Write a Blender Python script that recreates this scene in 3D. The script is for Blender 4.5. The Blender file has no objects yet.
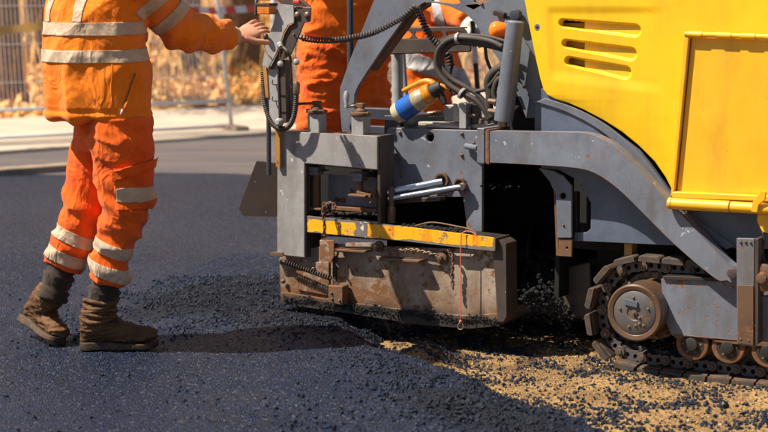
import bpy, bmesh, math, random
import numpy as np
from mathutils import Vector, Matrix, noise, geometry
from mathutils.bvhtree import BVHTree
random.seed(7); rng = np.random.default_rng(7)
R = math.radians
S = bpy.context.scene
COL = S.collection

# ------------------------------------------------------------------ camera
FPX = 1620.0; HC = 1.304; PITCH = math.atan(216/FPX)
cam_d = bpy.data.cameras.new('camera'); cam = bpy.data.objects.new('camera', cam_d); COL.objects.link(cam)
cam.location = (0, 0, HC); cam.rotation_euler = (math.pi/2-PITCH, 0, 0)
cam_d.sensor_width = 36; cam_d.lens = FPX/768*36; cam_d.clip_end = 500
cam_d.dof.use_dof = True; cam_d.dof.focus_distance = 6.35; cam_d.dof.aperture_fstop = 3.0
S.camera = cam
# ------------------------------------------------------------------ light
SUN_EL = R(54); SUN_AZ = Vector((-0.972, -0.235, 0)).normalized()      # horizontal direction towards the sun
to_sun = Vector((SUN_AZ.x*math.cos(SUN_EL), SUN_AZ.y*math.cos(SUN_EL), math.sin(SUN_EL)))
sd = bpy.data.lights.new('sun', 'SUN'); sd.energy = 5.0; sd.angle = R(0.5); sd.color = (1.0, 0.90, 0.74)
so = bpy.data.objects.new('sun', sd); COL.objects.link(so); so.rotation_euler = to_sun.to_track_quat('Z', 'Y').to_euler()
w = bpy.data.worlds.new('World'); S.world = w; w.use_nodes = True
nt = w.node_tree; bgn = nt.nodes['Background']
sky = nt.nodes.new('ShaderNodeTexSky'); sky.sky_type = 'NISHITA'; sky.sun_disc = False
sky.sun_elevation = SUN_EL; sky.sun_rotation = math.atan2(SUN_AZ.x, SUN_AZ.y)
nt.links.new(sky.outputs[0], bgn.inputs[0]); bgn.inputs[1].default_value = 0.052
S.view_settings.view_transform = 'Standard'; S.view_settings.look = 'None'
S.view_settings.exposure = 0.80; S.view_settings.gamma = 1
S.cycles.max_bounces = 6; S.cycles.transparent_max_bounces = 6
S.cycles.use_denoising = True

# ------------------------------------------------------------------ pixel <-> place
CAM = Vector((0, 0, HC)); FW = Vector((0, math.cos(PITCH), -math.sin(PITCH))); UPV = Vector((0, math.sin(PITCH), math.cos(PITCH)))
def ray(px, py): return FW + Vector((1, 0, 0))*((px-384)/FPX) + UPV*((216-py)/FPX)
def W(px, py, Y): d = ray(px, py); return CAM + d*(Y/d.y)
def G(px, py, z=0.0): d = ray(px, py); return CAM + d*((z-HC)/d.z)
YAW = R(30)
O = G(280, 303)
UA = Vector((math.cos(YAW), -math.sin(YAW), 0)); VA = Vector((math.sin(YAW), math.cos(YAW), 0))
def L(px, py, v=0.0):
    "point of the paver's own frame (u along the machine, v inwards, z up)"
    d = ray(px, py); t = (v-(CAM-O).dot(VA))/d.dot(VA); p = CAM+d*t-O
    return Vector((p.dot(UA), p.dot(VA), p.z))
def toW(l): return O + UA*l.x + VA*l.y + Vector((0, 0, l.z))
PXM = 1/240.0            # metres per pixel near the machine

# ------------------------------------------------------------------ materials
class NB:
    def __init__(s, name, rough=0.6, metal=0.0, spec=0.5):
        s.m = bpy.data.materials.new(name); s.m.use_nodes = True; s.t = s.m.node_tree
        s.b = s.t.nodes['Principled BSDF']; s.b.inputs['Roughness'].default_value = rough
        s.b.inputs['Metallic'].default_value = metal; s.b.inputs['Specular IOR Level'].default_value = spec
        s.tc = s.t.nodes.new('ShaderNodeTexCoord')
    def n(s, ty, **k):
        o = s.t.nodes.new(ty)
        for a, b in k.items(): setattr(o, a, b)
        return o
    def l(s, a, b): s.t.links.new(a, b)
    def co(s, sc=(1, 1, 1), world=False):
        m = s.n('ShaderNodeMapping'); m.inputs['Scale'].default_value = sc
        if world:
            g = s.n('ShaderNodeNewGeometry'); s.l(g.outputs['Position'], m.inputs[0])
        else: s.l(s.tc.outputs['Object'], m.inputs[0])
        return m.outputs[0]
    def noise(s, scale, detail=4, sc=(1, 1, 1), rough=0.55, world=False, dist=0):
        o = s.n('ShaderNodeTexNoise'); s.l(s.co(sc, world), o.inputs['Vector'])
        o.inputs['Scale'].default_value = scale; o.inputs['Detail'].default_value = detail
        o.inputs['Roughness'].default_value = rough; o.inputs['Distortion'].default_value = dist
        return o.outputs[0]
    def vor(s, scale, world=False, out='Distance', sc=(1, 1, 1)):
        o = s.n('ShaderNodeTexVoronoi'); s.l(s.co(sc, world), o.inputs['Vector']); o.inputs['Scale'].default_value = scale
        return o.outputs[out]
    def ramp(s, f, a, b, c0=(0, 0, 0, 1), c1=(1, 1, 1, 1)):
        r = s.n('ShaderNodeValToRGB'); r.color_ramp.elements[0].position = a; r.color_ramp.elements[1].position = b
        r.color_ramp.elements[0].color = c0; r.color_ramp.elements[1].color = c1; s.l(f, r.inputs[0]); return r.outputs[0]
    def mix(s, f, a, b, mode='MIX'):
        o = s.n('ShaderNodeMix', data_type='RGBA', blend_type=mode)
        if isinstance(f, (int, float)): o.inputs[0].default_value = f
        else: s.l(f, o.inputs[0])
        for i, v in ((6, a), (7, b)):
            if isinstance(v, tuple): o.inputs[i].default_value = v+(1,) if len(v) == 3 else v
            else: s.l(v, o.inputs[i])
        return o.outputs[2]
    def math(s, op, a, b=0.5, clamp=False):
        o = s.n('ShaderNodeMath', operation=op); o.use_clamp = clamp
        for i, v in ((0, a), (1, b)):
            if isinstance(v, (int, float)): o.inputs[i].default_value = v
            else: s.l(v, o.inputs[i])
        return o.outputs[0]
    def bump(s, h, dist=0.002, strength=0.6):
        o = s.n('ShaderNodeBump'); o.inputs['Distance'].default_value = dist; o.inputs['Strength'].default_value = strength
        s.l(h, o.inputs['Height']); s.l(o.outputs[0], s.b.inputs['Normal']); return o
    def edge(s, r=0.007, lo=0.012, hi=0.10):
        bv = s.n('ShaderNodeBevel', samples=4); bv.inputs[0].default_value = r
        g = s.n('ShaderNodeNewGeometry'); d = s.n('ShaderNodeVectorMath', operation='DOT_PRODUCT')
        s.l(bv.outputs[0], d.inputs[0]); s.l(g.outputs['Normal'], d.inputs[1])
        return s.ramp(s.math('SUBTRACT', 1.0, d.outputs['Value']), lo, hi)
    def color(s, c): s.l(c, s.b.inputs['Base Color']) if not isinstance(c, tuple) else setattr(s.b.inputs['Base Color'], 'default_value', c+(1,))
    def rough(s, c): s.l(c, s.b.inputs['Roughness'])

RUST = (0.15, 0.055, 0.020); DIRT = (0.10, 0.065, 0.04); TAR = (0.012, 0.011, 0.012)
def paint(name, base, rust=0.35, dirt=0.35, rough=0.42, metal=0.0, tar=0.0, edge=0.6, chip=(0.45, 0.46, 0.48), seed=0.0, tarz=None, var=1.0, chips=(70, .73)):
    b = NB(name, rough, metal)
    big = b.noise(2.3, 5); c = b.mix(b.ramp(big, 0.3, 0.75), tuple(x*(1-.28*var) for x in base), tuple(min(1, x*(1+.18*var)) for x in base))
    sm = b.noise(11, 7, (1, 1, .8), rough=0.72); c = b.mix(b.math('MULTIPLY', b.ramp(sm, 0.46, 0.72), .55*var), c, tuple(x*.38+.004 for x in base))
    sc_ = b.noise(95, 3, (1, 1, 1), rough=0.6); c = b.mix(b.math('MULTIPLY', b.ramp(sc_, 0.56, 0.80), .25*var), c, tuple(min(.9, x*1.5+.01) for x in base))
    st = b.noise(9, 5, (1.2, 1.2, 0.22)); c = b.mix(b.math('MULTIPLY', b.ramp(st, 0.50, 0.78), dirt), c, DIRT)
    fn = b.noise(34, 6, rough=0.7); patch = b.noise(5.5, 4)
    comb = b.math('ADD', b.math('MULTIPLY', fn, 0.55), b.math('MULTIPLY', patch, 0.45))
    th = 0.70-0.2*rust
    rm = b.ramp(comb, th, th+0.035); c = b.mix(rm, c, b.mix(b.noise(60, 3), RUST, (0.25, 0.105, 0.035)))
    ch = b.ramp(b.noise(chips[0], 3, rough=0.6), chips[1], chips[1]+.015); c = b.mix(b.math('MULTIPLY', ch, 0.8), c, chip)
    if edge:
        e = b.math('MULTIPLY', b.edge(), b.ramp(b.noise(22, 4), 0.36, 0.56)); e = b.math('MULTIPLY', e, edge)
        c = b.mix(e, c, (0.25, 0.11, 0.04))
    if tar or tarz:
        tm = b.ramp(b.noise(6, 6, rough=0.65), 0.62-0.4*tar, 0.70-0.4*tar)
        if tarz:
            s2 = b.n('ShaderNodeSeparateXYZ'); b.l(b.tc.outputs['Object'], s2.inputs[0]); m2 = b.n('ShaderNodeMapRange')
            b.l(b.math('ADD', s2.outputs[2], b.math('MULTIPLY', b.math('SUBTRACT', b.noise(9, 6, (1, 1, .6), rough=.75), .5), .9)), m2.inputs[0])
            m2.inputs[1].default_value = .04; m2.inputs[2].default_value = .34; m2.inputs[3].default_value = .80; m2.inputs[4].default_value = 0
            c = b.mix(m2.outputs[0], c, b.mix(b.noise(26, 5, rough=.7), (0.055, 0.026, 0.012), (0.24, 0.11, 0.045)))
            sx = b.n('ShaderNodeSeparateXYZ'); b.l(b.tc.outputs['Object'], sx.inputs[0])
            zz = b.math('ADD', sx.outputs[2], b.math('MULTIPLY', b.noise(14, 5), tarz[2]))
            mr = b.n('ShaderNodeMapRange'); b.l(zz, mr.inputs[0]); mr.inputs[1].default_value = tarz[0]; mr.inputs[2].default_value = tarz[1]
            mr.inputs[3].default_value = 1; mr.inputs[4].default_value = 0
            tm = b.math('MAXIMUM', tm, mr.outputs[0]) if tar else mr.outputs[0]
        c = b.mix(tm, c, b.mix(b.noise(50, 4), TAR, (0.05, 0.04, 0.035)))
    b.color(c)
    b.rough(b.math('ADD', b.math('MULTIPLY', rm, 0.35), b.ramp(b.noise(12, 5), 0.2, 0.9, (rough-0.1,)*3+(1,), (rough+0.2,)*3+(1,))))
    h = b.math('ADD', b.math('MULTIPLY', b.noise(45, 6), 0.5), b.math('MULTIPLY', rm, -0.6)); b.bump(h, 0.0015, 0.5)
    return b.m
M = {}
M['grey'] = paint('grey_paint', (0.135, 0.155, 0.200), rust=0.25, dirt=0.4)
M['grey_worn'] = paint('worn_grey_paint', (0.165, 0.185, 0.235), rust=0.5, dirt=0.75, rough=0.45, chips=(26, .70), edge=.95)
M['frame'] = paint('scuffed_frame_paint', (0.34, 0.335, 0.34), rust=0.5, dirt=0.55, rough=0.45, chips=(13, .665), chip=(0.62, 0.60, 0.57), edge=.95)
M['grey_blue'] = paint('blue_grey_paint', (0.095, 0.120, 0.178), rust=0.2, dirt=0.25, rough=0.38)
M['track_grey'] = paint('scuffed_track_frame_paint', (0.16, 0.185, 0.24), rust=0.78, dirt=1.0, rough=0.5, chip=(0.42, 0.30, 0.2))
M['brown'] = paint('brown_steel', (0.060, 0.045, 0.040), rust=0.5, dirt=0.5, rough=0.5)
M['screed'] = paint('stained_screed_steel', (0.40, 0.325, 0.26), rust=1.0, dirt=1.0, rough=0.5, tarz=(0.085, 0.125, 0.09))
M['rust'] = paint('rusty_steel', (0.135, 0.070, 0.040), rust=0.85, dirt=0.8, rough=0.6)
M['dark'] = paint('grimy_black_steel', (0.016, 0.014, 0.014), rust=0.1, dirt=0.12, rough=0.62, edge=0.25, chip=(0.05, 0.045, 0.04))
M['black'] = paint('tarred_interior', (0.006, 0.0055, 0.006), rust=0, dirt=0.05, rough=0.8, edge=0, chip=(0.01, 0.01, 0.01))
M['dark_brown'] = paint('dark_brown_steel', (0.022, 0.010, 0.006), rust=0.0, dirt=0.15, rough=0.85, edge=.3)
M['navy'] = paint('dark_blue_grey_steel', (0.035, 0.042, 0.065), rust=0.1, dirt=0.3)
M['yellow'] = paint('yellow_paint', (0.84, 0.50, 0.008), rust=-0.15, dirt=0.22, var=.3, rough=0.33, edge=0.12, chip=(0.55, 0.30, 0.02))
M['yellow_door'] = paint('ochre_yellow_paint', (0.80, 0.43, 0.012), rust=0.04, var=.3, dirt=0.3, rough=0.4, edge=0.45, chip=(0.35, 0.2, 0.04))
M['hub'] = paint('oily_brown_steel', (0.105, 0.058, 0.036), rust=0.55, dirt=0.9, rough=0.36)
M['hub_cover'] = paint('greasy_hub_cover', (0.10, 0.095, 0.10), rust=0.55, dirt=1.0, rough=0.42, chip=(.3, .22, .15))
M['bolt'] = paint('rusted_bolt', (0.22, 0.15, 0.10), rust=0.5, dirt=0.4, rough=0.4, metal=0.5, edge=0)
M['roller'] = paint('rusted_roller', (0.17, 0.075, 0.035), rust=0.7, dirt=0.6, rough=0.5)
M['shoe'] = paint('dusty_track_pad', (0.050, 0.042, 0.038), rust=0.5, dirt=1.0, rough=0.75, chip=(0.35, 0.27, 0.18))
M['link'] = paint('worn_track_link', (0.105, 0.108, 0.125), rust=0.55, dirt=1.0, rough=0.42, metal=0.3)
M['hose'] = paint('dusty_hose_rubber', (0.050, 0.042, 0.037), rust=-0.2, dirt=0.8, rough=0.65, edge=0)
M['coil'] = paint('coiled_cable_rubber', (0.060, 0.048, 0.042), rust=-0.2, dirt=0.4, rough=0.5, edge=0)
M['stand'] = paint('stand_grey_paint', (0.36, 0.36, 0.37), rust=0.35, dirt=0.4)
M['ochre_strip'] = paint('ochre_worn_strip', (0.45, 0.22, 0.05), rust=0.6, dirt=0.5)
M['cream'] = paint('cream_plastic', (0.55, 0.50, 0.42), rust=0, dirt=0.6, rough=0.5, edge=0)

def m_bar():
    b = NB('chipped_yellow_stripe', 0.45)
    sx = b.n('ShaderNodeSeparateXYZ'); b.l(b.tc.outputs['Object'], sx.inputs[0])
    base = b.mix(b.noise(18, 5), (0.10, 0.075, 0.065), (0.24, 0.22, 0.21))
    yel = b.mix(b.ramp(b.noise(7, 6, (2.2, 1, .35), rough=0.7), 0.5, 0.68), (0.88, 0.42, 0.008), (0.62, 0.14, 0.01))
    yel = b.mix(b.ramp(b.noise(40, 5), 0.66, 0.70), yel, (0.10, 0.05, 0.03))
    return b, sx, base, yel
def simple(name, col, rough=0.6, metal=0, bump=None, col2=None, sc=20, spec=0.5):
    b = NB(name, rough, metal, spec)
    if col2: b.color(b.mix(b.ramp(b.noise(sc, 5), 0.35, 0.65), col, col2))
    else: b.color(col)
    if bump: b.bump(b.noise(bump[0], 5), bump[1], 0.6)
    return b.m
M['chrome'] = simple('polished_cylinder_rod', (0.42, 0.45, 0.52), 0.27, 1.0)
M['skin'] = simple('skin', (0.62, 0.30, 0.18), 0.5, 0, (120, 0.0008), (0.52, 0.22, 0.13), 14)
M['hair'] = simple('brown_hair', (0.05, 0.03, 0.02), 0.6)
M['helmet'] = simple('white_hard_hat', (0.75, 0.75, 0.72), 0.3)
M['beacon'] = simple('orange_beacon_lens', (0.95, 0.22, 0.015), 0.18); M['beacon'].node_tree.nodes['Principled BSDF'].inputs['Subsurface Weight'].default_value = 0.25
M['bottle'] = simple('cloudy_bottle_plastic', (0.62, 0.58, 0.42), 0.3, 0, None, (0.30, 0.22, 0.12), 14)
M['blue'] = simple('blue_bottle_label', (0.012, 0.13, 0.52), 0.35, 0, None, (0.02, 0.19, 0.62), 20)
M['orange_pl'] = simple('orange_plastic', (0.90, 0.30, 0.015), 0.35, 0, None, (0.75, 0.20, 0.01), 20)
M['orange_box'] = simple('orange_box_paint', (0.62, 0.20, 0.02), 0.4, 0, None, (0.40, 0.12, 0.015), 60)
M['black_pl'] = simple('black_plastic', (0.02, 0.02, 0.022), 0.4)
M['bottle'] = paint('grimy_bottle_plastic', (0.55, 0.48, 0.32), rust=0.05, dirt=0.9, rough=0.3, edge=0, chip=(.2, .14, .08))
M['blue'] = paint('scuffed_blue_label', (0.010, 0.12, 0.50), rust=-.1, dirt=0.5, rough=0.35, edge=0, chip=(.3, .35, .5))
M['orange_pl'] = paint('grimy_orange_plastic', (0.85, 0.30, 0.012), rust=-.05, dirt=0.7, rough=0.35, edge=0, chip=(.2, .08, .02))
M['tarlump'] = simple('hot_asphalt_lumps', (0.010, 0.010, 0.013), 0.28, 0, (60, .003), (.03, .03, .036), 60)
M['white_pl'] = simple('white_plastic', (0.62, 0.60, 0.56), 0.5, 0, None, (0.42, 0.40, 0.36), 40)
M['red_pl'] = simple('red_plastic', (0.55, 0.03, 0.02), 0.4)
M['cord'] = simple('faded_orange_cord', (0.62, 0.16, 0.08), 0.8)
M['galv'] = simple('galvanised_tube', (0.70, 0.70, 0.72), 0.4, 0.1, None, (0.58, 0.59, 0.62), 8)
M['concrete'] = simple('pale_concrete', (0.54, 0.44, 0.34), 0.85, 0, (60, 0.003), (0.44, 0.35, 0.27), 2.5)
M['kerb'] = simple('kerb_concrete', (0.33, 0.24, 0.17), 0.85, 0, (60, 0.003), (0.22, 0.16, 0.12), 6)
M['lace'] = simple('boot_lace', (0.05, 0.035, 0.025), 0.8)
M['tread'] = simple('boot_sole_rubber', (0.02, 0.014, 0.010), 0.8, 0, (40, 0.004), (0.09, 0.052, 0.03), 26)
M['glove'] = simple('white_work_glove', (0.70, 0.66, 0.58), 0.8, 0, (90, 0.002), (0.12, 0.11, 0.1), 22)

def cloth(name, a, bcol, dirt=0.0, fine=900, rough=0.85, dcol=(0.16, 0.05, 0.015), bumpd=0.0012):
    b = NB(name, rough, 0, 0.2); b.b.inputs['Sheen Weight'].default_value = 0.12
    c = b.mix(b.ramp(b.noise(6, 5), 0.3, 0.75), a, bcol)
    cr = b.math('SUBTRACT', 1.0, b.math('MULTIPLY', b.math('ABSOLUTE', b.math('SUBTRACT', b.noise(7, 3, (1, 1, .7), dist=1.2), 0.5)), 7.0, False), True)
    c = b.mix(b.math('MULTIPLY', b.ramp(b.noise(300, 3), 0.35, 0.7), 0.15), c, tuple(x*0.6 for x in a))
    if dirt:
        c = b.mix(b.math('MULTIPLY', b.ramp(b.noise(4.5, 7, rough=0.65), 0.52, 0.78), dirt), c, dcol)
        c = b.mix(b.math('MULTIPLY', b.ramp(b.noise(38, 4), 0.68, 0.76), dirt), c, dcol)
    b.color(c); h = b.math('ADD', b.math('MULTIPLY', b.noise(fine, 2), 0.25), b.math('ADD', b.noise(22, 5), b.math('MULTIPLY', cr, 1.6))); b.bump(h, bumpd*4, 0.7)
    return b.m
M['jacket'] = cloth('orange_fleece', (0.86, 0.185, 0.006), (0.93, 0.235, 0.010), 0.3)
M['jacket2'] = cloth('bright_orange_jacket', (0.84, 0.13, 0.005), (0.90, 0.18, 0.008), 0.25)
M['trousers'] = cloth('dirty_orange_workwear', (0.80, 0.090, 0.005), (0.88, 0.150, 0.008), 0.8, dcol=(0.22, 0.045, 0.015))
M['tape'] = cloth('reflective_tape', (0.50, 0.36, 0.25), (0.60, 0.46, 0.33), 0.6, dcol=(0.34, 0.22, 0.13), rough=0.5)
M['tape_grey'] = cloth('grey_reflective_tape', (0.36, 0.35, 0.36), (0.45, 0.44, 0.44), 0.3, dcol=(0.2, 0.15, 0.1), rough=0.5)
M['sock'] = cloth('dirty_grey_sock', (0.035, 0.024, 0.018), (0.07, 0.048, 0.036), 0.5, dcol=(0.04, 0.03, 0.02))
M['boot'] = cloth('muddy_brown_leather', (0.085, 0.040, 0.018), (0.20, 0.100, 0.045), 0.9, dcol=(0.055, 0.035, 0.025), rough=0.65)
M['boot'].node_tree.nodes['Principled BSDF'].inputs['Sheen Weight'].default_value = 0
M['cuff'] = cloth('pale_cuff', (0.60, 0.40, 0.20), (0.68, 0.48, 0.26), 0.3, dcol=(0.35, 0.2, 0.1))

def m_asphalt(name, blue=1.0, scale=1.0):
    b = NB(name, 0.5, 0, 0.3)
    v = b.vor(135*scale, True, 'Color'); vd = b.vor(135*scale, True); n1 = b.noise(1.3, 5, world=True); n2 = b.noise(160, 4, world=True)
    sx = b.n('ShaderNodeSeparateXYZ'); b.l(v, sx.inputs[0])
    c = b.mix(b.ramp(n1, 0.35, 0.7), (0.004, 0.014, 0.048), (0.012, 0.026, 0.070))
    c = b.mix(b.ramp(sx.outputs[0], 0.15, 0.85), tuple([0.0015, 0.004, 0.012]), c)
    c = b.mix(b.math('MULTIPLY', b.ramp(sx.outputs[1], 0.93, 0.97), 0.8), c, (0.12, 0.125, 0.16))
    big = b.noise(0.55, 3, world=True); c = b.mix(b.math('MULTIPLY', b.ramp(big, 0.42, 0.62), 0.35), c, (0.026, 0.034, 0.066))
    at = b.n('ShaderNodeAttribute', attribute_name='darkened'); c = b.mix(b.math('MULTIPLY', at.outputs['Fac'], .85), c, (0.004, 0.006, 0.012))  # black mix: spilled asphalt, and the worker's ground shadow painted in
    b.color(c); b.rough(b.ramp(sx.outputs[2], 0.2, 0.9, (0.28,)*3+(1,), (0.62,)*3+(1,)))
    h = b.math('ADD', b.math('MULTIPLY', b.ramp(vd, 0.0, 0.6, (1,)*3+(1,), (0,)*3+(1,)), 0.8), b.math('ADD', b.math('MULTIPLY', n2, 0.8), sx.outputs[1]))
    b.bump(h, 0.007, 1.0); return b.m
M['asphalt'] = m_asphalt('fresh_asphalt')
def m_oldroad():
    b = NB('dusty_road_surface', 0.85)
    n = b.noise(1.5, 6, (0.5, 2.2, 1), world=True)
    c = b.mix(b.ramp(n, 0.35, 0.65), (0.085, 0.070, 0.075), (0.16, 0.12, 0.10)); c = b.mix(b.math('MULTIPLY', b.noise(60, 4, world=True), 0.5), c, (0.07, 0.07, 0.08))
    b.color(c); b.bump(b.noise(60, 4, world=True), 0.01); return b.m
M['oldroad'] = m_oldroad()
def m_sand():
    b = NB('sandy_subbase', 0.95, 0, 0.15)
    c = b.mix(b.ramp(b.noise(5, 6, world=True), 0.35, 0.65), (0.21, 0.125, 0.055), (0.37, 0.235, 0.105))
    c = b.mix(b.ramp(b.noise(80, 5, world=True), 0.50, 0.60), c, (0.13, 0.075, 0.035))
    at = b.n('ShaderNodeAttribute', attribute_name='damp_shade')
    c = b.mix(at.outputs['Fac'], c, b.mix(b.noise(30, 5, world=True), (0.045, 0.028, 0.016), (0.12, 0.07, 0.035)))
    b.color(c); b.bump(b.math('ADD', b.noise(45, 6, world=True), b.math('MULTIPLY', b.vor(120, True), 0.6)), 0.008, 0.9); return b.m
M['sand'] = m_sand()
def m_rand(name, c0, c1, rough=0.5, bump=None, spec=0.5):
    b = NB(name, rough, 0, spec); oi = b.n('ShaderNodeObjectInfo')
    at = b.n('ShaderNodeAttribute', attribute_name='tone'); b.color(b.mix(at.outputs['Fac'], c0, c1))
    if bump: b.bump(b.noise(bump[0], 3), bump[1])
    return b.m
M['crumb'] = m_rand('bitumen_crumbs', (0.0015, 0.004, 0.012), (0.013, 0.026, 0.062), 0.28, (150, 0.002), 0.35)
M['pebble'] = m_rand('pale_pebbles', (0.14, 0.08, 0.04), (0.48, 0.34, 0.19), 0.9)
M['leaf_ground'] = simple('leaf_litter_ground', (0.60, 0.27, 0.08), 0.9, 0, (8, 0.05), (0.66, 0.44, 0.20), 3.5)
M['leaf'] = m_rand('autumn_leaves', (0.62, 0.24, 0.05), (0.85, 0.60, 0.24), 0.8)
M['dry'] = m_rand('dry_undergrowth', (0.66, 0.40, 0.12), (0.80, 0.52, 0.19), 0.8)
M['bark'] = simple('tree_bark', (0.22, 0.13, 0.07), 0.9, 0, (30, 0.01), (0.12, 0.07, 0.04), 12)

# ------------------------------------------------------------------ object helpers
def tag(o, label=None, cat=None, group=None, kind=None):
    if label: o['label'] = label
    if cat: o['category'] = cat
    if group: o['group'] = group
    if kind: o['kind'] = kind
    return o
def empty(name, loc=(0, 0, 0), rz=0.0):
    o = bpy.data.objects.new(name, None); COL.objects.link(o); o.location = loc; o.rotation_euler = (0, 0, rz); o.empty_display_size = .1; return o
def add(name, me, mat, parent=None, bevel=0, smooth=False, seg=2):
    if isinstance(me, bmesh.types.BMesh):
        b = me; me = bpy.data.meshes.new(name); bmesh.ops.recalc_face_normals(b, faces=b.faces); b.to_mesh(me); b.free()
    if mat and not me.materials: me.materials.append(mat)
    o = bpy.data.objects.new(name, me); COL.objects.link(o); o.parent = parent
    if smooth: me.shade_smooth() if hasattr(me, 'shade_smooth') else None
    if bevel:
        m = o.modifiers.new('bevel', 'BEVEL'); m.width = bevel; m.segments = seg; m.limit_method = 'ANGLE'; m.angle_limit = R(38)
        me.shade_smooth(); m.harden_normals = True
    return o
def prism(name, pts, t, mat, parent, axis=(0, 1, 0), holes=(), bevel=0.003, bm=None):
    "pts: coplanar 3D outline; extruded by t along axis"
    ax = Vector(axis); own = bm is None; b = bm or bmesh.new()
    loops = [[Vector(p) for p in pts]]+[[Vector(p) for p in h] for h in holes]
    flat = [p for lp in loops for p in lp]
    tris = geometry.tessellate_polygon(loops)
    f = [b.verts.new(p) for p in flat]; k = [b.verts.new(p+ax*t) for p in flat]
    for tr in tris:
        try: b.faces.new([f[i] for i in tr]); b.faces.new([k[i] for i in reversed(tr)])
        except ValueError: pass
    i0 = 0
    for lp in loops:
        n = len(lp)
        for i in range(n):
            a, c = i0+i, i0+(i+1) % n
            try: b.faces.new((f[a], f[c], k[c], k[a]))
            except ValueError: pass
        i0 += n
    if not own: return b
    return add(name, b, mat, parent, bevel)
def plate(name, pp, v, t, mat, parent, holes=(), bevel=0.003, smooth_pts=False):
    return prism(name, [L(x, y, v) for x, y in pp], t, mat, parent, (0, 1, 0), [[L(x, y, v) for x, y in h] for h in holes], bevel)
def circ(cx, cy, r, n=14, ry=None): return [(cx+r*math.cos(2*math.pi*i/n), cy+(ry or r)*math.sin(2*math.pi*i/n)) for i in range(n)]
def cat(pts, n=8, closed=False):
    P = [Vector(p) for p in pts]; out = []
    m = len(P); rngi = range(m if closed else m-1)
    for i in rngi:
        p0 = P[(i-1) % m] if closed or i > 0 else P[0]*2-P[1]
        p1 = P[i]; p2 = P[(i+1) % m]
        p3 = P[(i+2) % m] if closed or i+2 < m else P[-1]*2-P[-2]
        for k in range(n):
            t = k/n; out.append(0.5*((2*p1)+(p2-p0)*t+(2*p0-5*p1+4*p2-p3)*t*t+(3*p1-p0-3*p2+p3)*t**3))
    if not closed: out.append(P[-1].copy())
    return out
def resample(pts, step):
    out = [pts[0].copy()]; acc = 0
    for a, b in zip(pts, pts[1:]):
        d = (b-a).length
        while acc+d >= step:
            t = (step-acc)/d; a = a+(b-a)*t; out.append(a.copy()); d = (b-a).length; acc = 0
        acc += d
    return out
def frames(pts, up=Vector((0.13, 0.21, 0.97))):
    fr = []; nrm = None
    for i, p in enumerate(pts):
        t = (pts[min(i+1, len(pts)-1)]-pts[max(i-1, 0)]).normalized()
        if nrm is None: nrm = (up-t*up.dot(t)); nrm = nrm.normalized() if nrm.length > 1e-4 else t.orthogonal().normalized()
        else: nrm = (nrm-t*nrm.dot(t)).normalized()
        fr.append((p, t, nrm, t.cross(nrm)))
    return fr
def tube_bm(b, pts, rad, seg=10, cap=True):
    fr = frames(pts); rings = []
    for i, (p, t, n, c) in enumerate(fr):
        r = rad(i/(len(fr)-1)) if callable(rad) else (rad[i] if isinstance(rad, (list, tuple)) else rad)
        rings.append([b.verts.new(p+(n*math.cos(a)+c*math.sin(a))*r) for a in [2*math.pi*k/seg for k in range(seg)]])
    for A, B in zip(rings, rings[1:]):
        for k in range(seg): b.faces.new((A[k], A[(k+1) % seg], B[(k+1) % seg], B[k])).smooth = True
    if cap: b.faces.new(rings[0][::-1]); b.faces.new(rings[-1])
    return b
def tube(name, pts, rad, mat, parent, seg=10, n=8, raw=False):
    b = bmesh.new(); tube_bm(b, pts if raw else cat(pts, n), rad, seg); return add(name, b, mat, parent)
def coil_bm(b, pts, R1, r, pitch, seg=6, per=10):
    P = resample(pts, pitch/per); fr = frames(P)
    hp = [p+(n*math.cos(2*math.pi*i/per)+c*math.sin(2*math.pi*i/per))*R1 for i, (p, t, n, c) in enumerate(fr)]
    return tube_bm(b, hp, r, seg)
def lathe_bm(b, prof, p, ax, seg=24):
    "prof: (radius, distance along ax)"
    ax = Vector(ax).normalized(); n = ax.orthogonal().normalized(); c = ax.cross(n); p = Vector(p); rings = []
    for r, h in prof:
        rings.append([b.verts.new(p+ax*h+(n*math.cos(a)+c*math.sin(a))*max(r, 1e-5)) for a in [2*math.pi*k/seg for k in range(seg)]])
    for A, B in zip(rings, rings[1:]):
        for k in range(seg): b.faces.new((A[k], A[(k+1) % seg], B[(k+1) % seg], B[k]))
    b.faces.new(rings[0][::-1]); b.faces.new(rings[-1]); return b
def lathe(name, prof, p, ax, mat, parent, seg=24, bevel=0.0015):
    b = bmesh.new(); lathe_bm(b, prof, p, ax, seg); return add(name, b, mat, parent, bevel)
def cyl(name, p0, p1, r, mat, parent, seg=20, bevel=0.002):
    p0 = Vector(p0); p1 = Vector(p1); return lathe(name, [(r, 0), (r, (p1-p0).length)], p0, p1-p0, mat, parent, seg, bevel)
def box_bm(b, c, s, rot=None):
    m = Matrix.Translation(Vector(c)) @ (rot.to_4x4() if rot else Matrix()) @ Matrix.Diagonal((*s, 1)); bmesh.ops.create_cube(b, size=1, matrix=m); return b
def box(name, c, s, mat, parent, rot=None, bevel=0.003):
    b = bmesh.new(); box_bm(b, c, s, rot); return add(name, b, mat, parent, bevel)
def pbox(name, x0, y0, x1, y1, v, t, mat, parent, bevel=0.003):
    return plate(name, [(x0, y0), (x1, y0), (x1, y1), (x0, y1)], v, t, mat, parent, (), bevel)

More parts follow.
